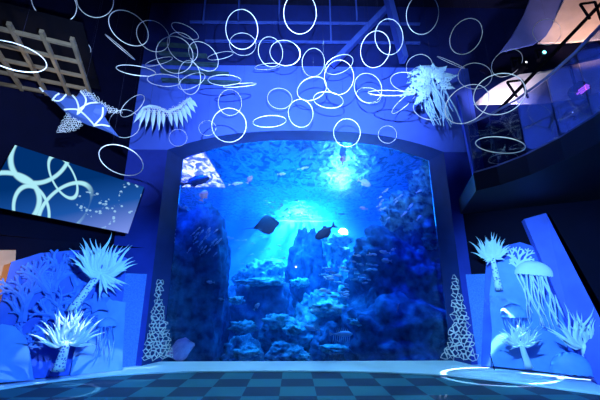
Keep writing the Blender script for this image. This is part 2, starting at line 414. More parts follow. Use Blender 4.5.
big_fish(304, 168, 9.2, 12, 13, .2, M['fishwhite'], 'thin pale fish near the surface at the top middle of the tank')
big_fish(343, 159, 8.8, 80, 12, .55, M['fishpink'], 'pinkish fish nose-up near the surface under the upper right hoop')
big_fish(365, 183, 9.0, -25, 15, .55, M['fishwhite'], 'bright pinkish-white fish high on the right side of the tank')
big_fish(363, 208, 9.6, 170, 9, .4, M['fishpink'], 'small dusky pink fish above the right cliff edge')
big_fish(342, 214, 9.4, 180, 11, .17, M['fishdark'], 'thin dark fish hovering just above the glaring lamp')
big_fish(384, 252, 8.2, 170, 12, .36, M['fishpale'], 'pale fish in front of the cliff, upper of two close together')
big_fish(386, 260.5, 8.1, 175, 11, .5, M['fishpale'], 'plump pale fish in front of the cliff, lower of two close together')
big_fish(393, 249.5, 8.2, 200, 6, .5, M['fishpale'], 'tiny pale fish at the right of the pair before the cliff')
big_fish(257, 306, 8.7, 50, 9, .5, M['fishwhite'], 'small bright white fish alone over the dark boulder')
big_fish(210, 282, 8.0, 175, 9, .4, M['fishpale'], 'pale fish in front of the left rock pillar, higher of two')
big_fish(221, 299, 8.0, 170, 7, .4, M['fishpale'], 'tiny pale fish low beside the left rock pillar')
big_fish(311, 328, 8.8, 165, 18, .3, M['fishpale'], 'long hazy blue fish above the tank floor left of the frilled fish')
big_fish(398, 307, 8.0, 70, 10, .16, M['fishpink'], 'thin pinkish fish steeply upright before the dark cliff foot')
# frilled lionfish
p = at(343, 334, Y=8.4); s_ = (at(344, 334, Y=8.4) - p).length
t = thing('lionfish', p, 'white frilled fish with long hanging fin rays low in the tank', 'fish')
fish_body(20*s_, 6*s_, 4*s_).build('body', M['fishwhite'], t, smooth=True)
for i in range(9):
    x = (-9 + i * 2.0) * s_
    b = MB(); b.tube([(x, 0, -.5*s_), (x - .8*s_, -.02, -4*s_), (x - 1.6*s_, -.03, -8*s_)], [.5*s_, .45*s_, .15*s_], 5); b.build('fin_ray', M['fishwhite'], t)
for i in range(7):
    x = (-6 + i * 1.9) * s_
    b = MB(); b.tube([(x, 0, 1.5*s_), (x - 1.5*s_, .0, 6*s_)], [.4*s_, .12*s_], 5); b.build('fin_ray', M['fishwhite'], t)
fin([(-9*s_, 0), (-14*s_, 2.6*s_), (-13*s_, -2*s_)]).build('tail_fin', M['fishwhite'], t)
# ray (dark, diamond-shaped)
def ray_fish(px, py, Y, w, mat, label, rot, name='stingray'):
    p = at(px, py, Y=Y); s = (at(px + 1, py, Y=Y) - p).length * w
    t = thing(name, p, label, 'ray'); t.rotation_euler = rot
    prof = [(-.5,.02),(-.34,.16),(-.16,.34),(.02,.42),(.2,.36),(.36,.18),(.46,.06)]
    b = MB(); n = 9
    for x, hw in prof:
        for k in range(n):
            u = -1 + 2 * k / (n - 1)
            b.v.append(Vector((x * s * (1 if abs(u) < .9 else .9), u * hw * s * 1.15, .09 * s * (1 - u*u) * (1 - (2*x)**2) + .05*s*abs(u)**2)))
        for k in range(n):
            u = 1 - 2 * k / (n - 1)
            b.v.append(Vector((x * s * (1 if abs(u) < .9 else .9), u * hw * s * 1.15, -.03 * s * (1 - u*u) + .05*s*abs(u)**2 - .004)))
    m2 = 2 * n
    for i in range(len(prof) - 1):
        for k in range(m2): b.f.append((i*m2+k, i*m2+(k+1)%m2, (i+1)*m2+(k+1)%m2, (i+1)*m2+k))
    b.f.append(tuple(range(m2))); b.f.append(tuple(len(prof)*m2 - 1 - k for k in range(m2)))
    b.build('body', mat, t, smooth=True)
    b = MB(); b.tube([(-.47*s, 0, 0), (-.7*s, .03*s, .02*s), (-.95*s, .0, .05*s)], [.02*s, .012*s, .004*s], 5); b.build('tail', mat, t)
    return t
ray_fish(267, 225.5, 8.4, 27, M['fishdark'], 'dark diamond-shaped ray gliding in the middle of the tank', (math.radians(62), math.radians(-12), math.radians(0)))
ray_fish(181, 350, 8.2, 30, M['fishpink'], 'pinkish flat ray shape standing for a faint pink reflection low at the left', (math.radians(48), math.radians(-20), math.radians(5)))  # solid ray body put where a pink reflection streaks the glass

# ---- small schooling fish: one mesh each, far too small to show parts
b = fish_body(1, .34, .16); b.add([(-.46, .01, .03), (-.68, .01, .17), (-.62, .01, 0), (-.68, .01, -.17), (-.46, .01, -.03), (-.46, -.01, .03), (-.68, -.01, .17), (-.62, -.01, 0), (-.68, -.01, -.17), (-.46, -.01, -.03)],
      [(0,1,2,3,4),(9,8,7,6,5),(0,5,6,1),(1,6,7,2),(2,7,8,3),(3,8,9,4),(4,9,5,0)])
proto = b.build('small_fish', M['fishpale'], smooth=True)
first = [True]
def small(px, py, Y, Lpx, ang, label, group, turn=0):
    o = proto if first[0] else proto.copy()
    if not first[0]: COL.objects.link(o)
    first[0] = False
    p = at(px, py, Y=Y); s = (at(px + 1, py, Y=Y) - p).length * Lpx
    o.location = p; o.scale = (s, s, s); o.rotation_euler = (0, -math.radians(ang), math.radians(turn))
    tag(o, label, 'fish', group)
rr = random.Random(3)
def school(n, x0, x1, y0, y1, Y0, Y1, L0, L1, a0, a1, label, group):
    pts = []; tries = 0
    while len(pts) < n and tries < 4000:
        tries += 1
        x = rr.uniform(x0, x1); y = rr.uniform(y0, y1)
        if all((x-a)**2 + ((y-c)*1.6)**2 > 12 for a, c in pts): pts.append((x, y))
    for x, y in pts:
        small(x, y, rr.uniform(Y0, Y1), rr.uniform(L0, L1), rr.uniform(a0, a1), label, group, rr.uniform(-20, 20))
school(22, 189, 220, 228, 254, 8.2, 8.35, 5, 7, 35, 60, 'small silver fish in the tilted school before the left rock pillar', 'silver school before the left pillar')
school(22, 322, 348, 266, 298, 8.6, 9.6, 7, 10, -12, 8, 'pale fish in the stacked school left of the cliff', 'stacked school left of the cliff')
school(16, 352, 376, 248, 290, 8.4, 8.7, 5, 8, -15, 12, 'small pale fish skimming the left side of the cliff', 'fish skimming the cliff')
school(26, 262, 300, 198, 222, 10.5, 12.5, 3.5, 6, -30, 30, 'tiny bright fish in the glittering cloud above the dark ray', 'glittering cloud of fish')
school(24, 224, 285, 236, 282, 10.5, 12.5, 3, 6.5, -15, 15, 'tiny pale fish scattered over the open water left of centre', 'scattered fish left of centre')
school(12, 300, 338, 184, 224, 10.5, 12.5, 2, 3.5, 30, 100, 'tiny white fish drifting above the lamp', 'fish above the lamp')
school(14, 378, 420, 190, 225, 8.2, 8.5, 4, 7, 20, 50, 'small pale fish along the top slope of the cliff', 'fish along the cliff top')
# ------------------------------------------------------------------ hanging display screen
u_dir = (UD * -1).normalized()               # along the wall towards the tank
pl = UA + UN * .62
tr_ = on_plane(144, 187, pl, UN); br_ = on_plane(128, 234, pl, UN); tl_ = on_plane(15, 145, pl, UN)
# upright rectangle on the wall plane, corners as near the photo's as a true rectangle allows
A_ = on_plane(128, 233.5, pl, UN); B_ = on_plane(144, 187, pl, UN)
wv = u_dir; hv = Vector((0, 0, 1))
W_ = (on_plane(144, 187, pl, UN) - tl_).dot(wv)
top_z = (tr_.z + tl_.z) / 2; right = (A_ + B_) / 2
Htot = top_z - br_.z
tilt = (B_ - A_); tilt = tilt.normalized()
org = A_ - wv * (W_ + .0)
def spt(u, v): return A_ + (tl_ - tr_) * (1 - u) + (B_ - A_) * v
t = thing('display_screen', spt(0, 0), 'large lit video screen with white ring drawing, high on the left wall', 'screen')
cor = [spt(0, 0), spt(1, 0), spt(1, 1), spt(0, 1)]
b = MB(); b.plate([q - UN * .012 for q in cor], UN, .07); b.build('casing', M['black'], t, world=True)
for u_ in (.35, .8):
    q = spt(u_, .6) - UN * .08; b = MB(); b.beam(q, q - UN * .5, .05); b.build('wall_bracket', M['black'], t, world=True)
me = bpy.data.meshes.new('panel'); me.from_pydata([q - t.location for q in cor], [], [(0, 1, 2, 3)])
uvl = me.uv_layers.new(name='UVMap')
for i, uv in enumerate(((0, 0), (1, 0), (1, 1), (0, 1))): uvl.data[i].uv = uv
m, nt, out = nm('screen picture')
uvn = N(nt, 'ShaderNodeUVMap'); sx = N(nt, 'ShaderNodeSeparateXYZ'); L(nt, uvn.outputs[0], sx.inputs[0])
U0, V0 = sx.outputs[0], sx.outputs[1]
asp = W_ / (B_ - A_).length
def ringmask(cx, cy, r, w, rx=1.0, ang=0):
    dx = M2(nt, 'MULTIPLY', M2(nt, 'SUBTRACT', U0, cx), asp); dy = M2(nt, 'SUBTRACT', V0, cy)
    ca, sa = math.cos(ang), math.sin(ang)
    ex = M2(nt, 'ADD', M2(nt, 'MULTIPLY', dx, ca), M2(nt, 'MULTIPLY', dy, sa))
    ey = M2(nt, 'SUBTRACT', M2(nt, 'MULTIPLY', dy, ca), M2(nt, 'MULTIPLY', dx, sa))
    ex = M2(nt, 'DIVIDE', ex, rx)
    d = M2(nt, 'SQRT', M2(nt, 'ADD', M2(nt, 'MULTIPLY', ex, ex), M2(nt, 'MULTIPLY', ey, ey)))
    d = M2(nt, 'ABSOLUTE', M2(nt, 'SUBTRACT', d, r))
    mr = N(nt, 'ShaderNodeMapRange', interpolation_type='SMOOTHSTEP'); L(nt, d, mr.inputs[0])
    mr.inputs[1].default_value = w * .4; mr.inputs[2].default_value = w; mr.inputs[3].default_value = 1; mr.inputs[4].default_value = 0
    return mr.outputs[0]
acc = None
for args in [(.17, 1.0, .52, .055, .7, 0), (.47, .22, .50, .055, .62, -.25), (.10, .10, .46, .05, .9, .3),
             (.36, .72, .40, .045, .4, .7), (.27, .05, .42, .05, .5, .5)]:
    g = ringmask(*args); acc = g if acc is None else M2(nt, 'MAXIMUM', acc, g)
# rings only show on the left part of the picture
fd = N(nt, 'ShaderNodeMapRange'); L(nt, U0, fd.inputs[0]); fd.inputs[1].default_value = .52; fd.inputs[2].default_value = .62; fd.inputs[3].default_value = 1; fd.inputs[4].default_value = 0
acc = M2(nt, 'MULTIPLY', acc, fd.outputs[0])
vo = N(nt, 'ShaderNodeTexVoronoi'); vo.inputs['Scale'].default_value = 46; L(nt, uvn.outputs[0], vo.inputs[0])
mp = N(nt, 'ShaderNodeMapping'); mp.inputs['Scale'].default_value = (asp * .8, 1, 1); L(nt, uvn.outputs[0], mp.inputs[0]); L(nt, mp.outputs[0], vo.inputs[0]); vo.inputs['Scale'].default_value = 17
dot = M2(nt, 'LESS_THAN', vo.outputs['Distance'], .36)
dm = None
for args in [(.74, .22, .26, .06, .8, .2), (.92, .70, .30, .05, .7, .4), (.64, .42, .18, .05, 1.3, 0)]:
    g = ringmask(*args); dm = g if dm is None else M2(nt, 'MAXIMUM', dm, g)
dots = M2(nt, 'MULTIPLY', M2(nt, 'MULTIPLY', dot, dm), .75)
# background gradient of the picture
gr = M2(nt, 'SUBTRACT', M2(nt, 'ADD', M2(nt, 'MULTIPLY', U0, .75), .12), M2(nt, 'MULTIPLY', V0, .62))
rp = N(nt, 'ShaderNodeValToRGB'); e = rp.color_ramp.elements; e[0].position = .0; e[0].color = (.0, .03, .16, 1); e[1].position = .85; e[1].color = (.20, .30, .85, 1)
ee = e.new(.4); ee.color = (.01, .09, .40, 1)
L(nt, gr, rp.inputs[0])
mx = N(nt, 'ShaderNodeMixRGB'); L(nt, acc, mx.inputs[0]); L(nt, rp.outputs[0], mx.inputs[1]); mx.inputs[2].default_value = (.42, .85, .95, 1)
m2 = N(nt, 'ShaderNodeMixRGB'); L(nt, dots, m2.inputs[0]); L(nt, mx.outputs[0], m2.inputs[1]); m2.inputs[2].default_value = (.35, .65, .95, 1)
em = N(nt, 'ShaderNodeEmission'); L(nt, m2.outputs[0], em.inputs[0]); em.inputs[1].default_value = 1.0; L(nt, em.outputs[0], out.inputs[0])
me.materials.append(m); o = bpy.data.objects.new('panel', me); link(o, t)

# ------------------------------------------------------------------ upper hall: beams, baffles, balcony
tagS = lambda o: tag(o, kind='structure')
b = MB(); b.beam(at(333, 64, Y=6.5), at(389, 6, Y=6.5), .19, .12); tag(b.build('ceiling_strut', M['beam']), 'pale blue diagonal strut below the ceiling, slanting down to the tank wall', 'strut')
b = MB(); b.beam(at(387, -6, Y=6.3), at(404, 60, Y=6.3), .26, .12); tag(b.build('ceiling_strut', M['beam']), 'short wide blue strut below the ceiling above the hanging jellyfish', 'strut')
b = MB(); b.beam(at(448, 62, Y=6.2), at(404, 62, Y=6.5), .1, .1); 
lab = ['leftmost', 'second', 'third', 'fourth', 'rightmost']
for i, (x, y1) in enumerate([(203, 24), (238, 20), (279, 20), (331, 42), (357, 20)]):
    b = MB(); q = at(x, y1, Y=6.6); b.box((q.x - .018, 6.58, q.z), (q.x + .018, 6.62, 8.6))
    tag(b.build('hanger_rod', M['beam']), lab[i] + ' of the thin blue rods hanging from the ceiling', 'rod', 'rods hanging from the ceiling')
for i, (y, x0, x1) in enumerate([(22, 190, 420), (41, 205, 420)]):
    b = MB(); b.beam(at(x0, y, Y=6.75), at(x1, y + 2, Y=6.75), .05); tag(b.build('ceiling_pipe', M['beam']), ['upper', 'lower'][i] + ' thin dark blue pipe running across under the ceiling', 'pipe')
M['baffle'] = paint('grey green baffle', (.05, .12, .16), .7, (.03, .07, .10), 5)
b = MB()
for k in range(5):
    y = 44 + k * 9
    b.beam(at(158 + k*1, y, Y=6.85 - k*.03), at(196 + k * 11, y + 3, Y=6.85 - k*.03), .11, .05)
tag(b.build('ceiling_baffle', M['baffle']), 'dark grey-green slatted baffle left above the tank wall behind the hoops', 'baffle', kind='stuff')

# left ceiling grid lit warm
M['gridm'] = paint('beige ceiling grid', (.20, .16, .11), .8, (.14, .11, .08), 4)
d1 = Vector((-.36, .93, 0)); d2 = Vector((.93, .36, 0)); c0 = at(30, 63, Z=4.75)
t = thing('ceiling_grid', c0, 'open beige ceiling grid lit dimly from above at the far upper left', 'ceiling grid')
for k in range(-6, 3):
    b = MB(); b.beam(d2 * (k * .36) - d1 * .85, d2 * (k * .36) + d1 * .9, .05, .06); b.build('long_bar', M['gridm'], t)
for k in range(-2, 3):
    b = MB(); b.beam(d1 * (k * .38 + .07) - d2 * 2.3, d1 * (k * .38 + .07) + d2 * .75, .045, .05); b.build('cross_bar', M['gridm'], t)
b = MB(); b.add([d1*-.85 + d2*-2.4 + Vector((0,0,.3)), d1*.9 + d2*-2.4 + Vector((0,0,.3)), d1*.9 + d2*.8 + Vector((0,0,.3)), d1*-.85 + d2*.8 + Vector((0,0,.3))], [(0,1,2,3)])
b.build('backing_panel', M['black'], t)

# right balcony
ZB = 3.0
fr_px = [(476, 191), (500, 185), (530, 175), (565, 160), (600, 142), (640, 118)]
fb = [at(x, y, Z=ZB) for x, y in fr_px]
wallq = [RA + RD * k for k in (0.05, 1.5, 3.2, 5.0, 6.5)]
poly = [Vector((q.x, q.y, ZB + .32)) for q in fb] + [Vector((q.x - .02, q.y - .02, ZB + .32)) for q in reversed(wallq)]
poly = poly[:6] + [Vector((9.8, 2.0, ZB + .32)), Vector((9.8, 6.9, ZB + .32)), Vector((3.6, 6.98, ZB + .32))]
M['fascia'] = paint('dark balcony', (.003, .004, .02), .6)
b = MB(); b.plate(poly, (0, 0, 1), .32); tagS(b.build('wall_balcony', M['fascia']))
m, nt, out = nm('railing glass')
tr = N(nt, 'ShaderNodeBsdfTransparent'); tr.inputs[0].default_value = (.55, .62, .8, 1)
gl = N(nt, 'ShaderNodeBsdfGlossy'); gl.inputs['Roughness'].default_value = .05
mx = N(nt, 'ShaderNodeMixShader'); mx.inputs[0].default_value = .12; L(nt, tr.outputs[0], mx.inputs[1]); L(nt, gl.outputs[0], mx.inputs[2]); L(nt, mx.outputs[0], out.inputs[0])
M['rglass'] = m
M['rail'] = paint('blue steel rail', (.16, .2, .5), .35)
t = thing('glass_railing', fb[0] + Vector((0, 0, .32)), 'dark glass railing along the curved edge of the right balcony', 'railing')
for i in range(len(fb) - 1):
    p_, q_ = fb[i] + Vector((.06, .06, .32)), fb[i+1] + Vector((.06, .06, .32)); d = (q_ - p_)
    p_ = p_ + d * .02; q_ = q_ - d * .02
    b = MB(); nn = Vector((d.y, -d.x, 0)).normalized()
    b.plate([p_, q_, q_ + Vector((0, 0, .95)), p_ + Vector((0, 0, .95))], nn, .015); b.build('glass_panel', M['rglass'], t, world=True)
b = MB(); b.tube([q + Vector((.06, .06, 1.3)) for q in fb], .022, 6); b.build('top_rail', M['rail'], t, world=True)
b = MB(); b.tube([q + Vector((.03, .03, .34)) for q in fb], .022, 6); b.build('bottom_rail', M['rail'], t, world=True)
# pale column edge where the balcony meets the tank wall
b = MB(); b.beam(at(458, 96, Y=6.7), at(480, 201, Y=6.7), .09, .06); tag(b.build('corner_post', M['wall']), 'slim blue post slanting at the near end of the balcony beside the hanging jellyfish', 'post')

# fabric ceiling canopies beyond the balcony
M['canopy'] = paint('white stretched canopy', (.88, .8, .78), .6)
M['canopyblue'] = paint('blue stretched canopy', (.12, .18, .62), .6)
def canopy(px_, Y0, Y1, mat, label, t_=.05):
    xs = [p[0] for p in px_]; x0, x1 = min(xs), max(xs)
    pts = [at(x, y, Y=Y0 + (Y1 - Y0) * (x - x0) / (x1 - x0)) for x, y in px_]
    b = MB(); b.plate(pts, (0, -1, 0), t_); return tag(b.build('ceiling_canopy', mat, bevel=.01), label, 'canopy')
canopy([(538, 43), (546, 36), (552, 26), (558, 12), (566, -4), (640, -30), (640, 33), (600, 39), (570, 42)], 6.2, 5.2, M['canopy'], 'peach-lit curved ceiling canopy in the top right corner')
canopy([(500, 52), (512, 36), (524, 14), (532, -6), (566, -6), (558, 12), (552, 26), (546, 36), (534, 44)], 6.3, 6.0, M['canopyblue'], 'blue ceiling canopy left of the peach-lit one')
canopy([(474, 104), (488, 91), (502, 82), (520, 74), (545, 71), (575, 64), (640, 50), (640, 82), (600, 92), (570, 99), (545, 103)], 6.3, 5.4, M['canopy'], 'curved ceiling canopy glaring white at its left end, behind the large bright hoop')
canopy([(480, 70), (500, 55), (530, 47), (600, 42), (640, 38), (640, 46), (575, 62), (545, 69), (515, 74), (490, 76)], 6.5, 5.6, M['darkwall'], 'dark boat-shaped ceiling panel between the two lit canopies')

# black diagonal rail with triangular brackets
t = thing('diagonal_rail', at(600, 3, Y=4.6), 'black diagonal rail with small triangular brackets crossing in front of the right canopies', 'rail')
b = MB(); b.beam(at(616, -12, Y=4.5), at(497, 112, Y=5.6), .05); b.build('bar', M['black'], t, world=True)
for (x, y, Y) in ((592, 11, 4.7), (519, 89, 5.4)):
    q = lambda a, c: at(x + a, y + c, Y=Y)
    b = MB(); b.beam(q(-12, -7), q(3, -9), .03); b.beam(q(3, -9), q(9, 9), .03); b.beam(q(-12, -7), q(-2, 8), .03); b.build('bracket', M['black'], t, world=True)
# stage lamps
M['ledp'] = glow('violet led', (.6, .12, 1), 3.5); M['ledc'] = glow('cyan lens', (.2, .9, 1), 5); M['ledw'] = glow('white lens', (.8, .85, 1), 3)
q = at(582, 90, Y=4.6)
t = thing('stage_lamp', q, 'oval black stage lamp with a cluster of violet light dots at the right edge', 'stage lamp')
ax = Vector((.80, 0, .60)).normalized(); ay = Vector((-.60, 0, .80)).normalized(); nrm = Vector((-.35, -.9, -.25)).normalized()
ax = (RT * .80 + UP * .60).normalized(); ay = (UP * .80 - RT * .60).normalized(); nrm = -FW
hp = []
for k in range(20):
    a = 2 * PI * k / 20; hp.append(q + ax * (math.cos(a) * .17) + ay * (math.sin(a) * .10))
b = MB(); b.plate(hp, nrm * -1, -.0001 - .0) if False else b.tube([q - FW * -.0, q + FW * .16], [.15, .11], 16); b.build('housing', M['black'], t, world=True)
for i in range(-3, 4):
    for j in range(-1, 2):
        if abs(i) == 3 and j: continue
        c = q + ax * (i * .036 + (.018 if j else 0)) + ay * (j * .030) - FW * .012
        bm = MB(); bm.tube([c, c - FW * .012], .0125, 8); bm.build('led', M['ledp'], t, world=True)
b = MB(); b.tube([q + FW * .1 + UP * .0, q + FW * .1 + Vector((0, 0, .5))], .02, 6); b.build('yoke', M['black'], t, world=True)
def head(px_, py_, Y, label, lens, r=.11, lr=.025, dx=0, dy=0):
    q = at(px_, py_, Y=Y); t = thing('moving_head_lamp', q, label, 'stage lamp')
    b = MB(); b.tube([q - Vector((.02, .12, -.03)), q + Vector((.02, .1, .02))], [r * .8, r], 12); b.build('head', M['black'], t, world=True)
    b = MB(); b.box(q + Vector((-r - .03, -.02, -.03)), q + Vector((-r, .03, .2))); b.box(q + Vector((r, -.02, -.03)), q + Vector((r + .03, .03, .2))); b.box(q + Vector((-r - .03, -.02, .18)), q + Vector((r + .03, .03, .22))); b.build('yoke', M['black'], t, world=True)
    b = MB(); c = q - Vector((.02 - dx, .125, -.03 - dy)); b.tube([c, c - Vector((0, .012, 0))], lr, 8); b.build('lens', lens, t, world=True)
head(520, 67, 5.6, 'black moving-head stage lamp with a tiny white lens above the large bright hoop', M['ledw'], .12, .018, .06, -.02)
head(541, 58, 5.6, 'small stage lamp showing a bright cyan lens right of the black moving head', M['ledc'], .05, .034)
head(568, 118, 4.9, 'dim black stage lamp with a tiny pale lens low on the balcony edge', M['ledw'], .1, .008)
t = bpy.data.objects[t_name] if (t_name := [o.name for o in bpy.data.objects if o.name.startswith('moving_head_lamp')][-1]) else None
b = MB(); b.box((-.02, .0, -.76), (.02, .04, -.05)); b.build('stand', M['black'], t)

# leaning blue buttress right of the anemone display
b = MB()
A0, A1, B1, B0 = (524, 219), (546, 213), (618, 372), (596, 380)
b.plate([at(524, 219, Y=6.1), at(546, 213, Y=5.95), at(600, 318, Y=5.3), at(640, 390, Y=4.9), at(600, 390, Y=5.4), at(572, 330, Y=5.7)], (-.4, -.9, 0), .25)
M['slab'] = paint('blue slab paint', (.07, .13, .8), .6)
tag(b.build('leaning_slab', M['slab']), 'smooth deep blue leaning slab rising behind the right anemone display', 'slab')
# ------------------------------------------------------------------ generators for the sea-life decor
def frame_from(axis, side):
    a = Vector(axis).normalized(); s = Vector(side); s = (s - a * s.dot(a)).normalized()
    return a, s, a.cross(s)
def petal(p, d, bend, ln, w, face, name, mat, parent, th=.008, n=9, tipk=.05):
    """a tapered curved blade starting at p, heading d, bending towards bend"""
    d = Vector(d).normalized(); pts = []; wd = []
    for i in range(n):
        t = i / (n - 1)
        pts.append(Vector(p) + d * ln * t + Vector(bend) * (ln * (.75 * t * t - .22 * math.sin(2 * PI * t) * .6)))
        wd.append(w * (.55 + .45 * math.sin(PI * min(1, t * 1.25))) * max(.06, 1 - t ** 3.2) )
    b = MB(); face = Vector(face).normalized()
    for i in range(n):
        tg = (pts[min(i+1, n-1)] - pts[max(i-1, 0)]).normalized()
        s = tg.cross(face).normalized(); nn = s.cross(tg).normalized()
        b.v += [pts[i] - s * wd[i]/2, pts[i] + nn * (th + wd[i]*.12), pts[i] + s * wd[i]/2, pts[i] - nn * th]
    for i in range(n - 1):
        for k in range(4): b.f.append((i*4+k, i*4+(k+1) % 4, (i+1)*4+(k+1) % 4, (i+1)*4+k))
    b.f.append((3, 2, 1, 0)); b.f.append(tuple((n-1)*4+k for k in range(4)))
    return b.build(name, mat, parent, world=True)
VIEW = -FW
def lace_mesh(inside, p0, ax, ay, w, h, cell, nrm, th, seed=0, bar=.28, jit=.32):
    """net of irregular cells clipped to inside(u,v); returns verts, faces of a connected wire net"""
    r = random.Random(seed); bm = bmesh.new(); vm = {}
    def gv(i, j):
        if (i, j) not in vm:
            x = i * cell * .5; y = j * cell * .8660254 / 1.5
            vm[(i, j)] = bm.verts.new((x + r.uniform(-jit, jit) * cell * .5, y + r.uniform(-jit, jit) * cell * .5, 0))
        return vm[(i, j)]
    rows = int(h / (cell * .866)) + 3; cols = int(w / cell) + 3
    for rj in range(-1, rows):
        for ci in range(-1, cols):
            cx = 2 * ci + (rj % 2); cy = rj * 1.5
            if not inside(cx * cell * .5, rj * cell * .866): continue
            # hexagon around the centre, lattice corners keyed in sixths
            ks = []
            for k in range(6):
                a = PI / 6 + k * PI / 3
                ks.append((round(cx + math.cos(a) * 1.1547), round((rj * 1.5 + math.sin(a) * 1.0) * 2)))
            vs = []
            for kx, ky in ks:
                key = (kx, ky)
                if key not in vm:
                    vm[key] = bm.verts.new((kx * cell * .5 + r.uniform(-jit, jit) * cell * .45, ky / 2 * cell * .866 / 1.5 + r.uniform(-jit, jit) * cell * .45, 0))
                vs.append(vm[key])
            try: bm.faces.new(vs)
            except ValueError: pass
    bmesh.ops.wireframe(bm, faces=bm.faces[:], thickness=cell * bar, offset=0, use_boundary=True, use_even_offset=False, use_replace=True)
    ax = Vector(ax).normalized(); ay = Vector(ay).normalized(); nn = Vector(nrm).normalized()
    bm.verts.index_update()
    vv = [Vector(p0) + ax * v_.co.x + ay * v_.co.y + nn * (v_.co.z * th / (cell * bar)) for v_ in bm.verts]
    ff = [tuple(v_.index for v_ in f_.verts) for f_ in bm.faces]
    bm.free(); return vv, ff
def lace_px(outline, Y, nrm, cellpx, th=.012, seed=0, bar=.28, jit=.32, depth=None):
    """a lace plate whose outline is given by its place; outline in photo pixels at distance Y"""
    P = [at(x, y, Y=Y) if depth is None else at(x, y, Y=depth(x, y)) for x, y in outline]
    # local frame
    o = P[0]; nn = Vector(nrm).normalized(); ax = nn.cross(Vector((0, 0, 1))).normalized() * -1; ay = ax.cross(nn).normalized()
    if ay.z < 0: ay = -ay
    uv = [((p - o).dot(ax), (p - o).dot(ay)) for p in P]
    u0 = min(u for u, _ in uv); v0 = min(v for _, v in uv); u1 = max(u for u, _ in uv); v1 = max(v for _, v in uv)
    pl_ = [(u - u0, v - v0) for u, v in uv]
    def inside(x, y):
        c = False; n = len(pl_)
        for i in range(n):
            (xa, ya), (xb, yb) = pl_[i], pl_[(i+1) % n]
            if (ya > y) != (yb > y) and x < (xb - xa) * (y - ya) / (yb - ya) + xa: c = not c
        return c
    cell = (at(301, 250, Y=Y) - at(300, 250, Y=Y)).length * cellpx
    return lace_mesh(inside, o + ax * u0 + ay * v0, ax, ay, u1 - u0, v1 - v0, cell, nn, th, seed, bar, jit)

# lace cones standing either side of the glass
vv, ff = lace_px([(158.5, 279), (162, 279), (161.5, 296), (164, 318), (169, 338), (171, 361), (143, 361)], 7.02, (.2, -1, 0), 3.5, .02, 3, .44, .9)
tag(mk('lace_cone', vv, ff, M['white']), 'tall white lace cone cut-out standing at the left edge of the tank glass', 'lace cone')
vv, ff = lace_px([(453, 274), (456.5, 275), (476.5, 361), (443, 361), (447, 345), (452, 325), (453, 300)], 7.02, (-.2, -1, 0), 4.0, .02, 5, .4, .9)
tag(mk('lace_cone', vv, ff, M['white']), 'tall white lace cone cut-out standing at the right edge of the tank glass', 'lace cone')

# ------------------------------------------------------------------ relief displays
def plate_px(name, outline, Y, mat, label, cat, parent=None, t=.05, dpt=None, nrm=(0, -1, 0), bevel=.006):
    pts = [at(x, y, Y=(dpt(x, y) if dpt else Y)) for x, y in outline]
    b = MB(); b.plate(pts, nrm, t)
    o = b.build(name, mat, parent, world=True, bevel=bevel)
    if label and parent is None: tag(o, label, cat)
    return o
# plane of each display
LP = LA + LN * .30; RP = RA + RN * .30
def lp(x, y, off=0): return on_plane(x, y, LP + LN * off, LN)
def rp_(x, y, off=0): return on_plane(x, y, RP + RN * off, RN)
def plate_on(fn, name, outline, off, mat, label=None, cat=None, parent=None, t=.03, nn=None, bevel=.004, zmin=.035):
    pts = [fn(x, y, off) for x, y in outline]
    for q in pts: q.z = max(q.z, zmin)
    b = MB(); b.plate(pts, nn, t)
    o = b.build(name, mat, parent, world=True, bevel=bevel)
    if label: tag(o, label, cat)
    return o
plate_on(lp, 'display_board', [(-14, 384), (-14, 345), (1, 300), (11, 262), (40, 253), (75, 250), (108, 252), (127, 258), (124, 290), (112, 376)], .0, M['board'], 'large blue backing board of the coral display on the left', 'board', t=.05, nn=LN)
plate_on(rp_, 'display_board', [(481, 366), (484, 300), (486, 262), (500, 247), (520, 242), (545, 250), (562, 268), (575, 300), (590, 320), (625, 332), (625, 384)], .0, M['board'], 'large blue backing board of the jellyfish display on the right', 'board', t=.05, nn=RN)

def coral(fn, px_, py_, off, hpx, label, mat, seed, nrm, spread=.9, depth=5, lean=0, th=.022):
    """branching coral cut-out made as one joined mesh of tapering flattened limbs"""
    r = random.Random(seed); base = fn(px_, py_, off); s = (fn(px_ + 1, py_, off) - base).length
    nn = Vector(nrm).normalized(); ax = Vector((0, 0, 1)).cross(nn).normalized(); ay = Vector((0, 0, 1))
    b = MB()
    def grow(p, a, ln, w, d):
        q = p
        pts = [p]
        aa = a
        for i in range(3):
            q = q + (ax * math.sin(aa) + ay * math.cos(aa)) * ln / 3; aa += r.uniform(-.22, .22); pts.append(q)
        b.tube(pts, [w * 1.5, w * 1.4, w * 1.3, w * 1.15], 6, flat=.45, side=nn)
        if d <= 0: return
        k = 2 if r.random() < .75 else 3
        for i in range(k):
            sp = (i - (k-1)/2) * spread + r.uniform(-.2, .2)
            grow(pts[-1] - (pts[-1]-pts[-2])*.2, aa + sp, ln * r.uniform(.62, .86), w * .76, d - 1)
        if r.random() < .7 and d > 1:
            grow(pts[1], aa + r.choice((-1, 1)) * r.uniform(.6, 1), ln * .55, w * .6, d - 2)
    grow(base, lean, hpx * s * .34, hpx * s * .055, depth)
    return tag(b.build('branching_coral', mat), label, 'coral')
M['tan'] = paint('tan wall', (.62, .42, .28), .7)
plate_on(lp, 'wall_panel', [(-30, 330), (-30, 250), (16, 250), (14, 300)], -.27, M['tan'], 'tan panel added to catch orange light behind the upper left corner of the coral display', 'wall panel', t=.02, nn=LN)  # panel added over the dark wall to take the warm light
coral(lp, 48, 318, .06, 78, 'wide branching blue coral at the back of the left display, upper left', M['coralblue'], 3, LN, .8)
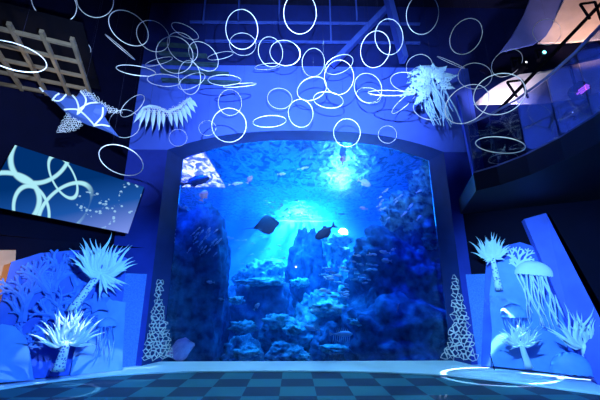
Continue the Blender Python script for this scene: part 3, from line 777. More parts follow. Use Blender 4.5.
coral(lp, 22, 322, .05, 64, 'branching blue coral nearest the left edge of the left display', M['coralblue'], 8, LN, .8)
coral(lp, 74, 304, .05, 60, 'branching blue coral rising behind the upper left anemone', M['coralblue'], 12, LN, .75)
coral(lp, 60, 350, .10, 66, 'low branching blue coral between the two left anemones', M['coralblue'], 21, LN, .9)
coral(lp, 20, 362, .10, 54, 'bushy blue coral low at the left end of the left display', M['coralblue'], 31, LN, .9)
plate_on(lp, 'wavy_sheet', [(70, 376), (74, 352), (84, 330), (86, 308), (98, 300), (104, 292), (112, 300), (126, 302), (124, 330), (122, 374)], .08, M['sheet'], 'light blue rounded sheet between the left anemones and the plaster panel', 'cut-out', t=.03, nn=LN)
plate_on(lp, 'wavy_sheet', [(-14, 384), (-12, 332), (2, 324), (14, 326), (26, 338), (30, 352), (34, 380)], .14, M['sheet'], 'rounded blue hump sheet in the lower left corner', 'cut-out', t=.03, nn=LN)

def dome_jelly(fn, nrm, px_, py_, wpx, hpx, off, label, ribs=12, tent=10, tlen=40, mat=None, slant=0, seed=1, cat='jellyfish', name='jellyfish_cutout', frill=0):
    mat = mat or M['foam']
    nn = Vector(nrm).normalized(); ax = Vector((0, 0, 1)).cross(nn).normalized(); ay = Vector((0, 0, 1))
    c = fn(px_, py_, off); s = (fn(px_ + 1, py_, off) - c).length
    if (fn(px_+1, py_, off) - c).dot(ax) < 0: ax = -ax
    t = thing(name, c, label, cat)
    a, h = wpx * s / 2, hpx * s
    b = MB(); nu, nv = ribs * 2, 8
    ca, sa = math.cos(slant), math.sin(slant)
    X = ax * ca - ay * sa; Yv = ay * ca + ax * sa
    for j in range(nv + 1):
        ph = PI / 2 * j / nv
        for i in range(nu + 1):
            th = PI * i / nu
            rr_ = (1 if i % 2 else .95) if j < nv else 1
            x = -math.cos(th) * math.cos(ph) * a; y = math.sin(ph) * h; z = math.sin(th) * math.cos(ph) * a * .45 * rr_
            if j == 0: y -= (0 if i % 2 else 1) * h * .07
            b.v.append(c + X * x + Yv * y + nn * z)
    for j in range(nv):
        for i in range(nu): b.f.append((j*(nu+1)+i, j*(nu+1)+i+1, (j+1)*(nu+1)+i+1, (j+1)*(nu+1)+i))
    b.build('bell', mat, t, world=True, smooth=True)
    r = random.Random(seed)
    for i in range(tent):
        u = (i + .5) / tent; x = (-1 + 2 * u) * a * .86
        ln = tlen * s * r.uniform(.6, 1.05); p0 = c + X * x + nn * (.2 * a * math.sin(PI*u))
        pts = []; ph = r.uniform(0, 6); drift = r.uniform(-.1, .1) + (.22 if slant or frill else 0)
        for k in range(9):
            q = k / 8; pts.append(p0 - Yv * ln * q + X * (drift * ln * q + math.sin(ph + q * 7) * .035 * ln) + nn * (.02 * math.sin(3*q + i)))
        b = MB(); b.tube(pts, [s * 1.0 * (1 - .6 * k / 8) for k in range(9)], 5); b.build('tentacle', mat, t, world=True)
    return t

m, nt, out = nm('stippled stalk board')
p = N(nt, 'ShaderNodeBsdfPrincipled'); p.inputs['Roughness'].default_value = .6
tc = N(nt, 'ShaderNodeTexCoord'); vo = N(nt, 'ShaderNodeTexVoronoi'); vo.inputs['Scale'].default_value = 26; L(nt, tc.outputs['Object'], vo.inputs[0])
rp = N(nt, 'ShaderNodeValToRGB'); rp.color_ramp.elements[0].position = .32; rp.color_ramp.elements[1].position = .40
rp.color_ramp.elements[0].color = (.04, .13, .7, 1); rp.color_ramp.elements[1].color = (.55, .78, .98, 1)
L(nt, vo.outputs['Distance'], rp.inputs[0]); L(nt, rp.outputs[0], p.inputs['Base Color']); L(nt, p.outputs[0], out.inputs[0]); M['stipple'] = m
def anemone(fn, nrm, hub, base, off, Lpx, n, label, a0, a1, seed=1, wpx=5, stalkw=(7, 10), mat=None, lace=True, name='anemone', low=1.0, turn=.5):
    mat = mat or M['foam']; r = random.Random(seed)
    nn = Vector(nrm).normalized(); ax = Vector((0, 0, 1)).cross(nn).normalized(); ay = Vector((0, 0, 1))
    h = fn(hub[0], hub[1], off + .10); s = (fn(hub[0] + 1, hub[1], off) - fn(hub[0], hub[1], off)).length
    if (fn(hub[0]+1, hub[1], off) - fn(hub[0], hub[1], off)).dot(ax) < 0: ax = -ax
    bs = fn(base[0], base[1], off); bs.z = max(bs.z, .04)
    t = thing(name, bs, label, 'anemone')
    # stalk: gently waisted flattened stem with a net of ribs
    m_ = 7; pts = [bs.lerp(h, k / (m_ - 1)) for k in range(m_)]
    rad = [s * (stalkw[1] + (stalkw[0] - stalkw[1]) * (k / (m_ - 1)) ** .6) / 2 for k in range(m_)]
    b = MB(); b.tube(pts, rad, 12, flat=.5, side=nn); b.build('stalk', M['stipple'] if lace else mat, t, world=True, smooth=True)
    b = MB(); b.tube([h - nn * .03, h + nn * .02], [s * 3, s * 2.2], 10); b.build('crown_hub', mat, t, world=True)
    for i in range(n):
        u = (i + .5) / n; lay = i % 2
        a = math.radians(a0 + (a1 - a0) * u + r.uniform(-4, 4))
        out_ = nn * (.10 + .55 * lay * turn + r.uniform(0, .15))
        d = ax * math.cos(a) + ay * math.sin(a) + out_
        ln = Lpx * s * r.uniform(.82, 1.08) * (1 if lay == 0 else .85)
        if math.sin(a) < -.2: ln *= low
        sgn = 1 if math.cos(a) > 0 else -1
        bend = (-ax * math.sin(a) + ay * math.cos(a)) * (sgn * r.uniform(.3, 1.1) if math.sin(a) > -.3 else r.uniform(-.3, .3)) + nn * r.uniform(-.1, .15)
        petal(h + d * s * 1.5, d, bend, ln, wpx * s * r.uniform(.85, 1.1), nn + ay * .2, 'tentacle', mat, t, th=.004)
    return t
anemone(lp, LN, (100, 273), (70, 312), .22, 36, 44, 'large pale blue anemone leaning out at the top of the left display', -75, 200, 4, 5.0, (7, 9), low=.85)
anemone(lp, LN, (67, 342), (58, 371), .30, 35, 34, 'pale blue anemone low in the left display with a net-patterned stalk', -22, 200, 9, 4.6, (8, 14))
# left display small dome and star
dome_jelly(lp, LN, 107, 326, 20, 9, .14, 'small pale domed jellyfish cut-out beside the lower left anemone', 8, 6, 40, M['sheet'], 0, 3)
pts = []
for k in range(10):
    a = math.radians(90 + 36 * k + 12); rr_ = 15 if k % 2 == 0 else 8
    pts.append((98 + rr_ * math.cos(a), 303 - rr_ * math.sin(a) * .8))
plate_on(lp, 'star_cutout', pts, .16, M['coralblue'], 'light blue star-shaped cut-out under the large upper left anemone', 'star', t=.03, nn=LN)

# right display
coral(rp_, 519, 272, .08, 30, 'small pale branching coral between the right anemone and the jellyfish', M['foam'], 5, RN, .8, 4)
plate_on(rp_, 'wavy_sheet', [(490, 366), (492, 330), (489, 300), (492, 272), (498, 262), (512, 258), (524, 268), (536, 290), (556, 300), (568, 330), (566, 374)], .06, M['sheet'], 'light blue sheet behind the anemones and jellyfish on the right', 'cut-out', t=.03, nn=RN)
anemone(rp_, RN, (492, 256), (499, 290), .16, 22, 36, 'small pale anemone at the top left of the right display', -35, 245, 14, 3.4, (5, 8), low=.5)
dome_jelly(rp_, RN, 534, 275, 40, 17, .22, 'large pale jellyfish cut-out with long trailing tentacles in the right display', 16, 18, 62, M['foam'], .14, 6, frill=1)
dome_jelly(rp_, RN, 514, 317, 28, 15, .20, 'round jellyfish cut-out above the middle anemone of the right display', 12, 8, 30, M['sheet'], 0, 11)
anemone(rp_, RN, (521, 344), (529, 368), .32, 23, 34, 'pale anemone low in the middle of the right display', -15, 210, 22, 3.0, (5, 9), low=.6, lace=False)
anemone(rp_, RN, (584, 345), (592, 374), .42, 38, 36, 'large pale spiky anemone at the right edge of the picture', -20, 200, 27, 3.8, (9, 13), low=.6, lace=False)
dome_jelly(rp_, RN, 573, 373, 46, 24, .52, 'wide ribbed jellyfish dome at the foot of the right display', 9, 0, 30, M['sheet'], 0, 17)
coral(rp_, 604, 330, .5, 26, 'pale coral sprig at the right edge above the spiky anemone', M['foam'], 17, RN, .8, 3, lean=.3)
b = MB(); b.tube([at(494.5, 370, Z=.035), at(490, 354, Y=at(494.5, 370, Z=.035).y)], .008, 6)
t = tag(b.build('thin_pole', M['black']), 'thin dark pole standing on the curb at the foot of the right plaster panel', 'pole')

# ------------------------------------------------------------------ hanging decor
CEZ = 8.6
def hang_wire(t, q):
    b = MB(); b.tube([q, Vector((q.x, q.y, CEZ))], .0016, 4); b.build('hanging_wire', M['wire'], t, world=True)
# starfish
YS = 4.3
m, nt, out = nm('starfish fabric')
p = N(nt, 'ShaderNodeBsdfPrincipled'); p.inputs['Roughness'].default_value = .7; p.inputs['Base Color'].default_value = (.045, .10, .38, 1); L(nt, p.outputs[0], out.inputs[0]); M['star'] = m
st = [(42, 90), (54, 91), (66, 95), (76, 97), (80, 92), (84, 91), (91, 95), (97, 101), (105, 105), (107, 110), (104, 116), (108, 123), (118.5, 137), (108, 132), (98, 128), (88, 125), (79, 121), (70, 117), (66, 113), (61, 108), (52, 99)]
t = thing('hanging_starfish', at(82, 110, Y=YS), 'big dark blue starfish with projected light arcs modelled as white bands, hanging above the screen', 'starfish')
cc = at(82, 109, Y=YS) - FW * .07
P1 = [at(x, y, Y=YS) for x, y in st]
P2 = [q.lerp(cc, .35) - FW * .05 for q in P1]; P3 = [q + FW * .02 for q in P1]
k = len(st); v = P1 + P2 + [cc] + P3
f = [(i, (i+1) % k, (i+1) % k + k, i + k) for i in range(k)] + [(i + k, (i+1) % k + k, 2*k) for i in range(k)] + [(i, 2*k+1+i, 2*k+1+(i+1) % k, (i+1) % k) for i in range(k)] + [tuple(2*k+1+i for i in range(k))]
mk('body', v, f, M['star'], t, world=True, smooth=False)
def sband(px_, w=.012):  # arcs of projected light, shaped as white tubes on the starfish
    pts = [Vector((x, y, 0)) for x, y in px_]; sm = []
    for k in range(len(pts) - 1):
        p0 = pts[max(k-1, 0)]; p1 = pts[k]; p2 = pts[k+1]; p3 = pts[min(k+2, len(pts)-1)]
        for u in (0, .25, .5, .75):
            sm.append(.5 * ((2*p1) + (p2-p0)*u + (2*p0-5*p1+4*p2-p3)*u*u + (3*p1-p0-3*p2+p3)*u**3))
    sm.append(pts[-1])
    b = MB(); b.tube([at(q.x, q.y, Y=YS) - FW * .075 for q in sm], w, 6); b.build('projected_light_band', M['white'], t, world=True)
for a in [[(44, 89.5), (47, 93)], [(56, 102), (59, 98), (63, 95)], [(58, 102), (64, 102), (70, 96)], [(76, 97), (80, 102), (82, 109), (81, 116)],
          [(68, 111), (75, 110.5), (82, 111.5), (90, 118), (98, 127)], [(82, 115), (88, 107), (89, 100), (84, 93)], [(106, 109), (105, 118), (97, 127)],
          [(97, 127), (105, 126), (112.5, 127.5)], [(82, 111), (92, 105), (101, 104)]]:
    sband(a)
def lace_part(outline, Y, cellpx, seed, bar=.3, name='lace_arm'):
    vv, ff = lace_px(outline, Y, VIEW * 1 , cellpx, .012, seed, bar, .9)
    mk(name, vv, ff, M['white'], t, world=True)
lace_part([(66, 113), (63, 119), (56, 127), (52, 132), (60, 132), (70, 129), (79, 125), (82, 119), (78, 113)], YS - .04, 2.5, 2, .36)
lace_part([(80, 91), (85, 90), (93, 94), (100, 101), (108, 105), (122, 112), (108, 112), (98, 106), (88, 100)], YS - .06, 2.5, 7, .34)
hang_wire(t, at(84, 91, Y=YS))
# feathered shell-like garland
YF = 5.4
t = thing('hanging_garland', at(168, 110, Y=YF), 'white feather-edged curved garland hanging left above the tank', 'garland')
cur = [(140, 113), (144, 108), (150, 106), (157, 107), (163, 110), (168, 112), (173, 110), (179, 107), (185, 102), (191, 98)]
b = MB(); b.tube([at(x, y, Y=YF) for x, y in cur], .028, 6); b.build('spine', M['foam'], t, world=True, smooth=True)
vv, ff = lace_px([(142, 110), (150, 106), (158, 107), (168, 110), (178, 106), (190, 99), (186, 106), (178, 113), (168, 117), (158, 115), (150, 112)], YF - .05, VIEW, 2.6, .01, 4, .3)
mk('lace_trim', vv, ff, M['white'], t, world=True)
FE = [(142, 111, -14, 12), (145, 110, -10, 17), (149, 109, -6, 20), (154, 110, -3, 21), (159, 111, 0, 20), (163, 113, 1, 14), (170, 113, 3, 13), (175, 112, 4, 16), (179, 110, 7, 17), (182, 107, 10, 16), (185, 105, 12, 14), (188, 102, 13, 11), (190, 100, 13, 7)]
for (x, y, dx, dy) in FE:
    a_ = at(x, y, Y=YF); e_ = at(x + dx * .6, y + dy, Y=YF); s = (at(x+1, y, Y=YF) - a_).length
    petal(a_, e_ - a_, (0, 0, -.02), (e_ - a_).length, 4.4 * s, VIEW, 'feather', M['foam'], t, th=.004)
hang_wire(t, at(150, 106, Y=YF)); hang_wire(t, at(185, 102, Y=YF))
# big hanging jellyfish
YJ = 4.6
t = thing('hanging_jellyfish', at(428, 85, Y=YJ), 'big white net-fabric jellyfish hanging upper right of the tank', 'jellyfish')
c = at(427, 82, Y=YJ); s = (at(428, 82, Y=YJ) - c).length
rj = random.Random(5)
b = MB(); nu, nv = 28, 9
axj = (UP * .93 + RT * .25 - FW * .1).normalized(); rj1 = axj.cross(FW).normalized(); rj2 = axj.cross(rj1)
for j in range(nv + 1):
    ph = PI / 2 * j / nv
    for i in range(nu):
        a = 2 * PI * i / nu; w = 1 + .13 * math.sin(a * 7) * (1 - j / nv) + .07 * noise.noise((math.cos(a)*2, math.sin(a)*2, j*.5))
        b.v.append(c + (rj1 * math.cos(a) + rj2 * math.sin(a)) * (19 * s * math.cos(ph) * w) + axj * (s * (15 * math.sin(ph) - (3 * math.sin(a*7) if j == 0 else 0))))
for j in range(nv):
    for i in range(nu): b.f.append((j*nu+i, j*nu+(i+1) % nu, (j+1)*nu+(i+1) % nu, (j+1)*nu+i))
M['net'] = None
m, nt, out = nm('net fabric')
p = N(nt, 'ShaderNodeBsdfPrincipled'); p.inputs['Roughness'].default_value = .5; p.inputs['Base Color'].default_value = (.42, .68, .95, 1)
tc = N(nt, 'ShaderNodeTexCoord'); vo = N(nt, 'ShaderNodeTexVoronoi', feature='DISTANCE_TO_EDGE'); vo.inputs['Scale'].default_value = 22; L(nt, tc.outputs['Object'], vo.inputs[0])
lt = M2(nt, 'GREATER_THAN', vo.outputs['Distance'], .16)
tr = N(nt, 'ShaderNodeBsdfTransparent'); mx = N(nt, 'ShaderNodeMixShader'); L(nt, lt, mx.inputs[0]); L(nt, p.outputs[0], mx.inputs[1]); L(nt, tr.outputs[0], mx.inputs[2]); L(nt, mx.outputs[0], out.inputs[0]); M['net'] = m
o = b.build('bell', M['net'], t, world=True, smooth=True)
for (x, y, dx, dy, w) in [(430, 80, -17, -2, 13), (430, 78, -10, -14, 13), (432, 78, 2, -16, 12), (434, 78, 14, -13, 12), (436, 80, 24, -6, 10), (424, 84, -24, 12, 11), (430, 86, -16, 20, 10), (440, 84, 16, 4, 9)]:
    a_ = at(x, y, Y=YJ - .22); e_ = at(x + dx, y + dy, Y=YJ - .3)
    petal(a_, e_ - a_, FW * .15, (e_ - a_).length, w * s, VIEW, 'frill', M['net'], t, th=.003)
for i in range(46):
    u = rj.random(); a = 2 * PI * i / 46
    p0 = c + (rj1 * math.cos(a) + rj2 * math.sin(a)) * (s * rj.uniform(5, 17)) - axj * s * 1
    ln = s * rj.uniform(26, 46); ph = rj.uniform(0, 6); pts = []; am = rj.uniform(.02, .07); dr = rj.uniform(.25, .55)
    for k in range(10):
        q = k / 9; pts.append(p0 + (-UP + RT * dr) .normalized() * ln * q + RT * (math.sin(ph + q * 8) * am * ln) + FW * (math.cos(ph + q * 6) * am * ln))
    b = MB(); b.tube(pts, [s * rj.uniform(.55, 1.0) * (1 - .5 * k / 9) for k in range(10)], 5); b.build('tentacle', M['jelly'], t, world=True)
hang_wire(t, c + axj * 15 * s)
# ------------------------------------------------------------------ hanging hoops
def hoop_pose(cx, cy, a, b, ang, R):
    """centre and axis of a circle of radius R that is seen as this ellipse"""
    u, v = cx - 300, 200 - cy; t = -math.radians(ang)
    ct, st_ = math.cos(t), math.sin(t); b = max(b, .02 * a)
    A = np.array([[ct, st_], [-st_, ct]]); Dg = A.T @ np.diag([1/a**2, 1/b**2]) @ A
    k = Dg @ np.array([u, v]); Q = np.zeros((3, 3)); Q[:2, :2] = Dg; Q[:2, 2] = -k; Q[2, :2] = -k; Q[2, 2] = np.array([u, v]) @ k - 1
    Mx = np.diag([FPX, FPX, 1.0]); Q = Mx @ Q @ Mx
    w, V = np.linalg.eigh(Q)
    if (w > 0).sum() == 1: w = -w
    idx = np.argsort(-w); w = w[idx]; V = V[:, idx]
    l1, l2, l3 = w
    z0 = l2 * R / math.sqrt(-l1 * l3); sa = math.sqrt(max(0, (l1 - l2) / (l1 - l3))); sc = math.sqrt((l2 - l3) / (l1 - l3))
    res = []
    for s2 in (1, -1):
        ctr = V @ (z0 * np.array([s2 * l3 / l2 * sa, 0, -l1 / l2 * sc])); nr = V @ np.array([s2 * sa, 0, -sc])
        if ctr[2] < 0: ctr = -ctr; nr = -nr
        res.append((CAM + RT * ctr[0] + UP * ctr[1] + FW * ctr[2], RT * nr[0] + UP * nr[1] + FW * nr[2]))
    return res
# x, y, half length, half width, slope, how it looks and where it hangs
HOOPS = [
 (54, 3, 24, 18, 30, 'large dim tilted hoop cut by the top edge above the beige grid'),
 (73, 4, 15, 10, 50, 'small tilted hoop cut by the top edge, overlapping the large dim top-left hoop'),
 (95, 0, 19, 17, 30, 'dim hoop cut by the top edge just above left of the nearly upright oval one'),
 (128.5, 28, 22.5, 14.5, 38, 'big oval hoop against black, right of the lone flat oval hoop'),
 (153, 36, 18, 14, 40, 'oval hoop overlapping the right end of the big oval one against black'),
 (70.8, 45.2, 20.8, 9.8, 18, 'lone flat oval hoop in front of the black area above the starfish'),
 (12, 56, 36, 13, 17, 'nearest and widest bright hoop at the left edge over the beige grid'),
 (120, 47, 19.5, .8, 40.5, 'hoop seen edge-on as a short slanting line at upper left'),
 (136, 70.5, 20, 4.7, 9, 'long nearly flat hoop left of the tangled cluster, above the garland'),
 (121, 160, 23.3, 13.6, 23, 'dim oval hoop hanging alone right above the video screen'),
 (124.5, 123.7, 15.6, 14, 0, 'dim round hoop between the starfish and the garland'),
 (132.4, 105.8, 15, 6.6, -42, 'narrow hoop slanting up to the right between starfish and garland'),
 (185, 31, 15, 5.5, 28, 'narrow tilted hoop topmost above the left tangled cluster'),
 (174.5, 54.8, 19.5, 17.5, 45, 'largest round bright hoop of the left tangled cluster'),
 (182.5, 47.5, 17.5, 12.5, 45, 'thin oval hoop inside the top right of the largest cluster hoop'),
 (203.5, 56.3, 17.5, 11.5, 45, 'oval hoop at the right side of the left tangled cluster'),
 (189.5, 77.5, 17, 11, 85, 'upright oval hoop at the bottom of the left tangled cluster'),
 (191.5, 81.2, 14.5, 6.5, -25, 'narrow hoop slanting across the upright oval at the cluster bottom'),
 (164, 80.2, 16.8, 6, 5, 'flat oval hoop just above the garland'),
 (159, 61.5, 14, 3, -15, 'thin nearly edge-on hoop crossing the left of the largest cluster hoop'),
 (220.5, 55.7, 13, 3.3, -12, 'small nearly edge-on hoop at the right tip of the left cluster'),
 (241.8, 29.3, 20, 16, 85, 'tall upright hoop standing alone left of the top centre hoop'),
 (242.7, 44.2, 13.3, 11.2, 10, 'small hoop overlapping the bottom of the tall upright one'),
 (270.5, 51.8, 15.2, 12, 75, 'upright oval hoop, left of an overlapping pair left of centre'),
 (285, 53, 15.2, 12.6, 15, 'wide oval hoop, right of an overlapping pair left of centre'),
 (267.5, 66.5, 12.8, 3, -6, 'thin flat hoop under the overlapping pair left of centre'),
 (224.5, 80.2, 16.5, 5.3, 1, 'flat wide hoop above the pair stacked like a figure eight'),
 (239.8, 85.2, 16.5, 1.6, -5, 'nearly edge-on hoop touching the right end of the flat wide one'),
 (300, 13, 21, 16.3, 90, 'large upright hoop at the top centre cut near the top edge'),
 (230, 102.5, 13, 11.7, 80, 'smaller upper hoop of the pair stacked like a figure eight'),
 (229, 125.2, 17.2, 17, 0, 'larger lower hoop of the pair stacked like a figure eight'),
 (178, 137.7, 9, 8.5, 0, 'smallest dim hoop beside the upper left corner of the tank'),
 (207.4, 128, 8.5, 7.5, 0, 'very small dim hoop left of the larger figure-eight hoop'),
 (269.5, 121.4, 16.5, 5.8, -4, 'flat hoop just above the tank arch left of centre'),
 (279.7, 98.5, 12.3, 10.3, 10, 'small oval hoop on the bright wall above the flat arch hoop'),
 (300.7, 113.3, 14, 12.3, 80, 'round hoop over the middle of the tank arch'),
 (313.3, 62.5, 14.3, 11.2, 95, 'upright oval hoop right of the top centre one, at the wall top'),
 (339, 64.5, 15, 8.5, -25, 'narrow slanting hoop behind the top of the bright upright centre one'),
 (339, 77.3, 17.3, 14.6, 95, 'bright upright hoop right of centre above the wide flat one'),
 (312, 88.7, 15.5, 11, -25, 'slanting oval hoop joining the arch middle hoop to the bright upright one'),
 (328.4, 100, 15, 8, 8, 'wide flat oval hoop below the bright upright one'),
 (368, 88, 15.3, 13.3, 60, 'round hoop left of the long edge-on one, enclosing a smaller one'),
 (368.7, 95.5, 12.5, 7.7, 10, 'small oval hoop inside the lower part of a round one right of centre'),
 (388, 93, 20, 2.6, 1, 'long nearly edge-on hoop pointing at the hanging jellyfish'),
 (375.3, 49.3, 18.7, 14.4, 105, 'lower left hoop of the upright pair above right of centre'),
 (389, 36.8, 18, 14, 85, 'upper right hoop of the upright pair above right of centre'),
 (422.5, 14, 20.5, 16, 100, 'large upright hoop cut by the top edge above the hanging jellyfish'),
 (407, 82, 16.7, 9.5, 10, 'flat oval hoop touching the left side of the hanging jellyfish'),
 (419.4, 67, 13.5, 12.3, -30, 'round hoop behind the top left of the hanging jellyfish'),
 (404, 102.4, 16, 4, -42, 'narrow hoop slanting down left from the hanging jellyfish'),
 (429, 110, 16, 9.5, 15, 'oval hoop behind the lower tentacles of the hanging jellyfish'),
 (451, 62.5, 15, 1, 24, 'edge-on hoop, a short line above right of the hanging jellyfish'),
 (499.5, 94, 26.5, 20, -18, 'large bright hoop in front of the glaring canopy'),
 (475, 76, 17, 13, 0, 'dim hoop between the hanging jellyfish and the large bright one'),
 (467, 104, 24, 17, -35, 'dim large hoop behind the right side of the hanging jellyfish'),
 (466, 36.3, 19.5, 14.5, -55, 'tilted oval hoop alone at the upper right, left of the blue canopy'),
 (547, 32, 14.2, 12.8, 0, 'dim round hoop before the peach-lit canopy'),
 (507, 63, 17, 12, -35, 'dim oval hoop touching the top of the large bright right one'),
 (500.5, 145, 25, 8, 5, 'wide flat hoop before the dark balcony, upper of two'),
 (503, 158.5, 14.8, 5, -8, 'small flat hoop before the dark balcony, lower of two'),
 (347, 132.8, 14, 13.3, 90, 'round hoop crossing the tank arch right of centre'),
 (387.5, 134.5, 9.2, 8.7, 0, 'small round hoop crossing the tank arch at the right'),
]
rh = random.Random(11)
bm = bmesh.new(); NS, NT = 64, 6; RT_ = .021
vs = [[bm.verts.new(((1 + RT_ * math.cos(2*PI*j/NT)) * math.cos(2*PI*i/NS), (1 + RT_ * math.cos(2*PI*j/NT)) * math.sin(2*PI*i/NS), RT_ * math.sin(2*PI*j/NT))) for j in range(NT)] for i in range(NS)]
for i in range(NS):
    for j in range(NT): bm.faces.new((vs[i][j], vs[(i+1) % NS][j], vs[(i+1) % NS][(j+1) % NT], vs[i][(j+1) % NT]))
hoop_me = bpy.data.meshes.new('hoop'); bm.to_mesh(hoop_me); bm.free(); hoop_me.materials.append(M['ring'])
for p_ in hoop_me.polygons: p_.use_smooth = True
b = MB(); b.tube([(0, 0, 0), (0, 0, 1)], .0011, 4); wire0 = b.build('hanging_wire', M['wire']); wire_me = wire0.data; bpy.data.objects.remove(wire0)
for (cx, cy, a, bb, ang, lab_) in HOOPS:
    R = .27 if a > 10 else .2
    two = hoop_pose(cx, cy, a, bb, ang, R)
    c, nr = two[rh.randrange(2)]
    ym = 6.45
    if c.y + R > ym + .2:
        k = (ym - 0) / (c.y + R * .3); k = min(1, k); c = CAM + (c - CAM) * k; R *= k
    t = thing('hanging_hoop', c, 'thin white ' + lab_ if len(lab_.split()) < 15 else lab_, 'hoop', 'white hoops hanging from the ceiling')
    o = bpy.data.objects.new('ring', hoop_me); link(o, t); o.scale = (R, R, R)
    o.rotation_mode = 'QUATERNION'; q4 = nr.normalized().to_track_quat('Z', 'Y'); o.rotation_quaternion = q4
    # the wire leaves from the highest point of the ring
    nz = nr.normalized(); hi = (Vector((0, 0, 1)) - nz * nz.z).normalized() * R
    w_ = bpy.data.objects.new('hanging_wire', wire_me); link(w_, t); w_.location = hi; w_.scale = (1, 1, CEZ - c.z - hi.z)
# ------------------------------------------------------------------ lights
def aim(o, target):
    o.rotation_euler = (Vector(target) - o.location).to_track_quat('-Z', 'Y').to_euler()
def spot(name, loc, target, e, col, ang, blend=.5, r=.05):
    l = bpy.data.lights.new(name, 'SPOT'); l.energy = e; l.color = col; l.spot_size = math.radians(ang); l.spot_blend = blend; l.shadow_soft_size = r
    o = bpy.data.objects.new(name, l); o.location = loc; aim(o, target); COL.objects.link(o); return o
def area(name, loc, target, e, col, sx, sy):
    l = bpy.data.lights.new(name, 'AREA'); l.energy = e; l.color = col; l.shape = 'RECTANGLE'; l.size = sx; l.size_y = sy
    o = bpy.data.objects.new(name, l); o.location = loc; aim(o, target); COL.objects.link(o); return o
w = bpy.data.worlds.new('world'); S.world = w; w.use_nodes = True
w.node_tree.nodes['Background'].inputs[0].default_value = (.01, .03, .25, 1); w.node_tree.nodes['Background'].inputs[1].default_value = .05
# hall
spot('projector_light', (.1, .9, 2.5), (.3, 7, 5.3), 6000, (.36, .58, 1), 61, 1, .012)
spot('left_display_light', (-1.2, 3.3, 2.3), (-4.1, 6.2, .9), 800, (.14, .47, 1), 76, .9, .02)
spot('right_display_light', (2.0, 3.3, 2.3), (4.9, 6.2, .9), 950, (.21, .58, 1), 76, .9, .02)
spot('curb_light', (.3, 4.9, 6.0), (.3, 6.9, 0), 1500, (.35, .8, 1), 72, .6, .05)
spot('starfish_light', (-1.2, 1.6, 2.6), (-3.0, 4.2, 3.9), 1300, (.45, .65, 1), 50, .8, .02)
spot('grid_light', (-3.6, 4.4, 3.6), at(40, 68, Z=4.8), 30, (1, .78, .5), 95, .8, .1)
spot('canopy_warm_light', at(600, 60, Y=4.9), at(585, 15, Y=5.8), 300, (1, .55, .40), 62, .8, .1)
spot('canopy_white_light', at(507, 120, Y=5.7), at(503, 92, Y=6.3), 230, (.85, .72, 1), 70, .9, .08)
spot('canopy_white_light', at(560, 112, Y=5.2), at(560, 80, Y=5.8), 12, (.3, .25, 1), 110, .9, .08)
spot('tan_panel_fill', lp(-16, 268, .45), lp(4, 270, -.25), 16, (1, .55, .3), 120, .8, .1)  # unseen warm lamp added to turn the tan panel orange
area('hall_fill', (0, -2.5, 5.5), (0, 6, 3), 20, (.06, .16, 1), 6, 3)
spot('hoop_fill', (.9, 1.1, 2.0), at(492, 88, Y=3.4), 420, (.5, .75, 1), 34, .7, .02)  # unseen spot added to brighten the large hoop at the right
def gobo(name, loc, e, col, h, rings, bars, ang):
    """projector pointing straight down; pattern given in metres on the floor around its foot"""
    o = spot(name, loc, (loc[0], loc[1], 0), e, col, ang, .3, .004)
    o.rotation_euler = (0, 0, 0); nt = o.data; nt.use_nodes = True; nt = nt.node_tree
    em = [n for n in nt.nodes if n.type == 'EMISSION'][0]
    tc = N(nt, 'ShaderNodeTexCoord'); sp = N(nt, 'ShaderNodeSeparateXYZ'); L(nt, tc.outputs['Normal'], sp.inputs[0])
    zz = M2(nt, 'ABSOLUTE', sp.outputs[2])
    X = M2(nt, 'MULTIPLY', M2(nt, 'DIVIDE', sp.outputs[0], zz), h); Y = M2(nt, 'MULTIPLY', M2(nt, 'DIVIDE', sp.outputs[1], zz), h)
    acc = None
    def add(d, w):
        nonlocal acc
        mr = N(nt, 'ShaderNodeMapRange', interpolation_type='SMOOTHSTEP'); L(nt, d, mr.inputs[0])
        mr.inputs[1].default_value = w * .3; mr.inputs[2].default_value = w; mr.inputs[3].default_value = 1; mr.inputs[4].default_value = 0
        acc = mr.outputs[0] if acc is None else M2(nt, 'MAXIMUM', acc, mr.outputs[0])
    for (cx, cy, r, rx, w) in rings:
        dx = M2(nt, 'DIVIDE', M2(nt, 'SUBTRACT', X, cx), rx); dy = M2(nt, 'SUBTRACT', Y, cy)
        d = M2(nt, 'SQRT', M2(nt, 'ADD', M2(nt, 'MULTIPLY', dx, dx), M2(nt, 'MULTIPLY', dy, dy)))
        add(M2(nt, 'ABSOLUTE', M2(nt, 'SUBTRACT', d, r)), w)
    for (cx, cy, a, hl, w) in bars:
        ca, sa = math.cos(a), math.sin(a)
        dx = M2(nt, 'SUBTRACT', X, cx); dy = M2(nt, 'SUBTRACT', Y, cy)
        u = M2(nt, 'ABSOLUTE', M2(nt, 'ADD', M2(nt, 'MULTIPLY', dx, ca), M2(nt, 'MULTIPLY', dy, sa)))
        v_ = M2(nt, 'SUBTRACT', M2(nt, 'MULTIPLY', dy, ca), M2(nt, 'MULTIPLY', dx, sa))
        u = M2(nt, 'MAXIMUM', M2(nt, 'SUBTRACT', u, hl), 0)
        add(M2(nt, 'SQRT', M2(nt, 'ADD', M2(nt, 'MULTIPLY', u, u), M2(nt, 'MULTIPLY', v_, v_))), w)
    L(nt, acc, em.inputs['Strength']); em.inputs[0].default_value = (1, 1, 1, 1)
g0 = at(500, 374, Z=0)
def fl(x, y): q = at(x, y, Z=0); return q.x - g0.x, q.y - g0.y
bars = [(*fl(580, 381), -.62, .4, .07), (*fl(545, 377), -.55, .3, .05)]
gx, gy = fl(424, 397)
bars += [(gx - .30 + .085 * k, gy + .02 * math.sin(k * 2), 1.9 - k * .12, .10, .022) for k in range(8)]
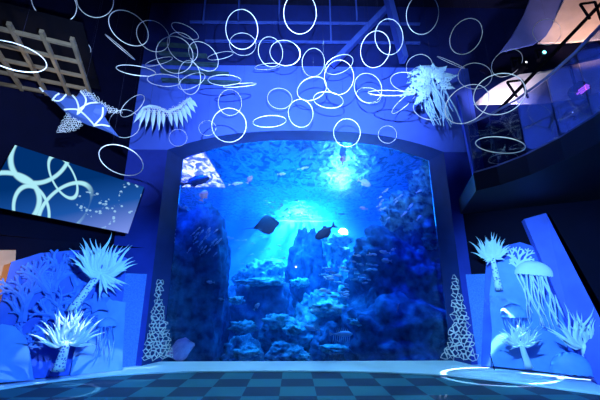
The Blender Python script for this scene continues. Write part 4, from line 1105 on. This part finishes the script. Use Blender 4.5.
gobo('pattern_projector', (g0.x, g0.y, 1.5), 900, (.7, .8, 1), 1.5, [(*fl(500, 377), .62, 1.5, .045)], bars, 116)
g0 = at(88, 390, Z=0)
bars = [(*fl(118, 371), .35, .6, .13), (*fl(60, 378), .5, .8, .16), (*fl(15, 385), .6, .5, .12), (*fl(90, 384), .3, .35, .04), (*fl(158, 375), .1, .12, .05), (*fl(135, 381), .2, .2, .03)]
gobo('pattern_projector', (g0.x, g0.y, 1.9), 210, (.75, .85, 1), 1.9, [(*fl(40, 392), .5, 1.5, .03)], bars, 96)
# tank
spot('tank_top_light', (-1.8, 13.2, 6.8), (-1.0, 14, 0), 22000, (.05, .6, 1), 85, .7, .3)
spot('tank_top_light', (.9, 14.2, 6.8), (.8, 14.4, 0), 52000, (.12, .78, 1), 85, .7, .3)
spot('tank_top_light', (.4, 16.0, 6.8), (.4, 16.4, 0), 38000, (.12, .7, 1), 105, .7, .3)
spot('tank_mid_light', (.2, 9.6, 6.8), (.3, 10.4, 0), 13000, (.04, .55, 1), 74, .8, .3)
spot('tank_front_light', (-1.8, 9.2, 6.4), (-1.4, 10.6, 0), 5000, (.01, .30, 1), 80, .7, .3)
spot('tank_front_light', (1.6, 8.9, 6.4), (1.8, 10.8, 0), 3600, (.0, .16, 1), 85, .7, .3)
spot('tank_edge_glow_fill', (-2.5, 8.0, 4.9), (-2.35, 8.1, 0), 650, (.0, .09, 1), 60, .9, .1)  # unseen spots added for the blue glow along the glass edges
spot('tank_edge_glow_fill', (3.15, 8.0, 4.9), (3.0, 8.1, 0), 650, (.0, .05, 1), 60, .9, .1)
spot('tank_lamp_beam', at(343, 233, Y=13.2), (.3, 8.0, 1.2), 500, (.3, .85, 1), 160, .8, .1)

S.view_settings.view_transform = 'Standard'; S.view_settings.look = 'None'
S.view_settings.gamma = 1; S.view_settings.use_curve_mapping = False
S.view_settings.exposure = 0
S.cycles.use_denoising = True
S.cycles.max_bounces = 8; S.cycles.transparent_max_bounces = 16; S.cycles.volume_bounces = 1
S.cycles.sample_clamp_indirect = 4
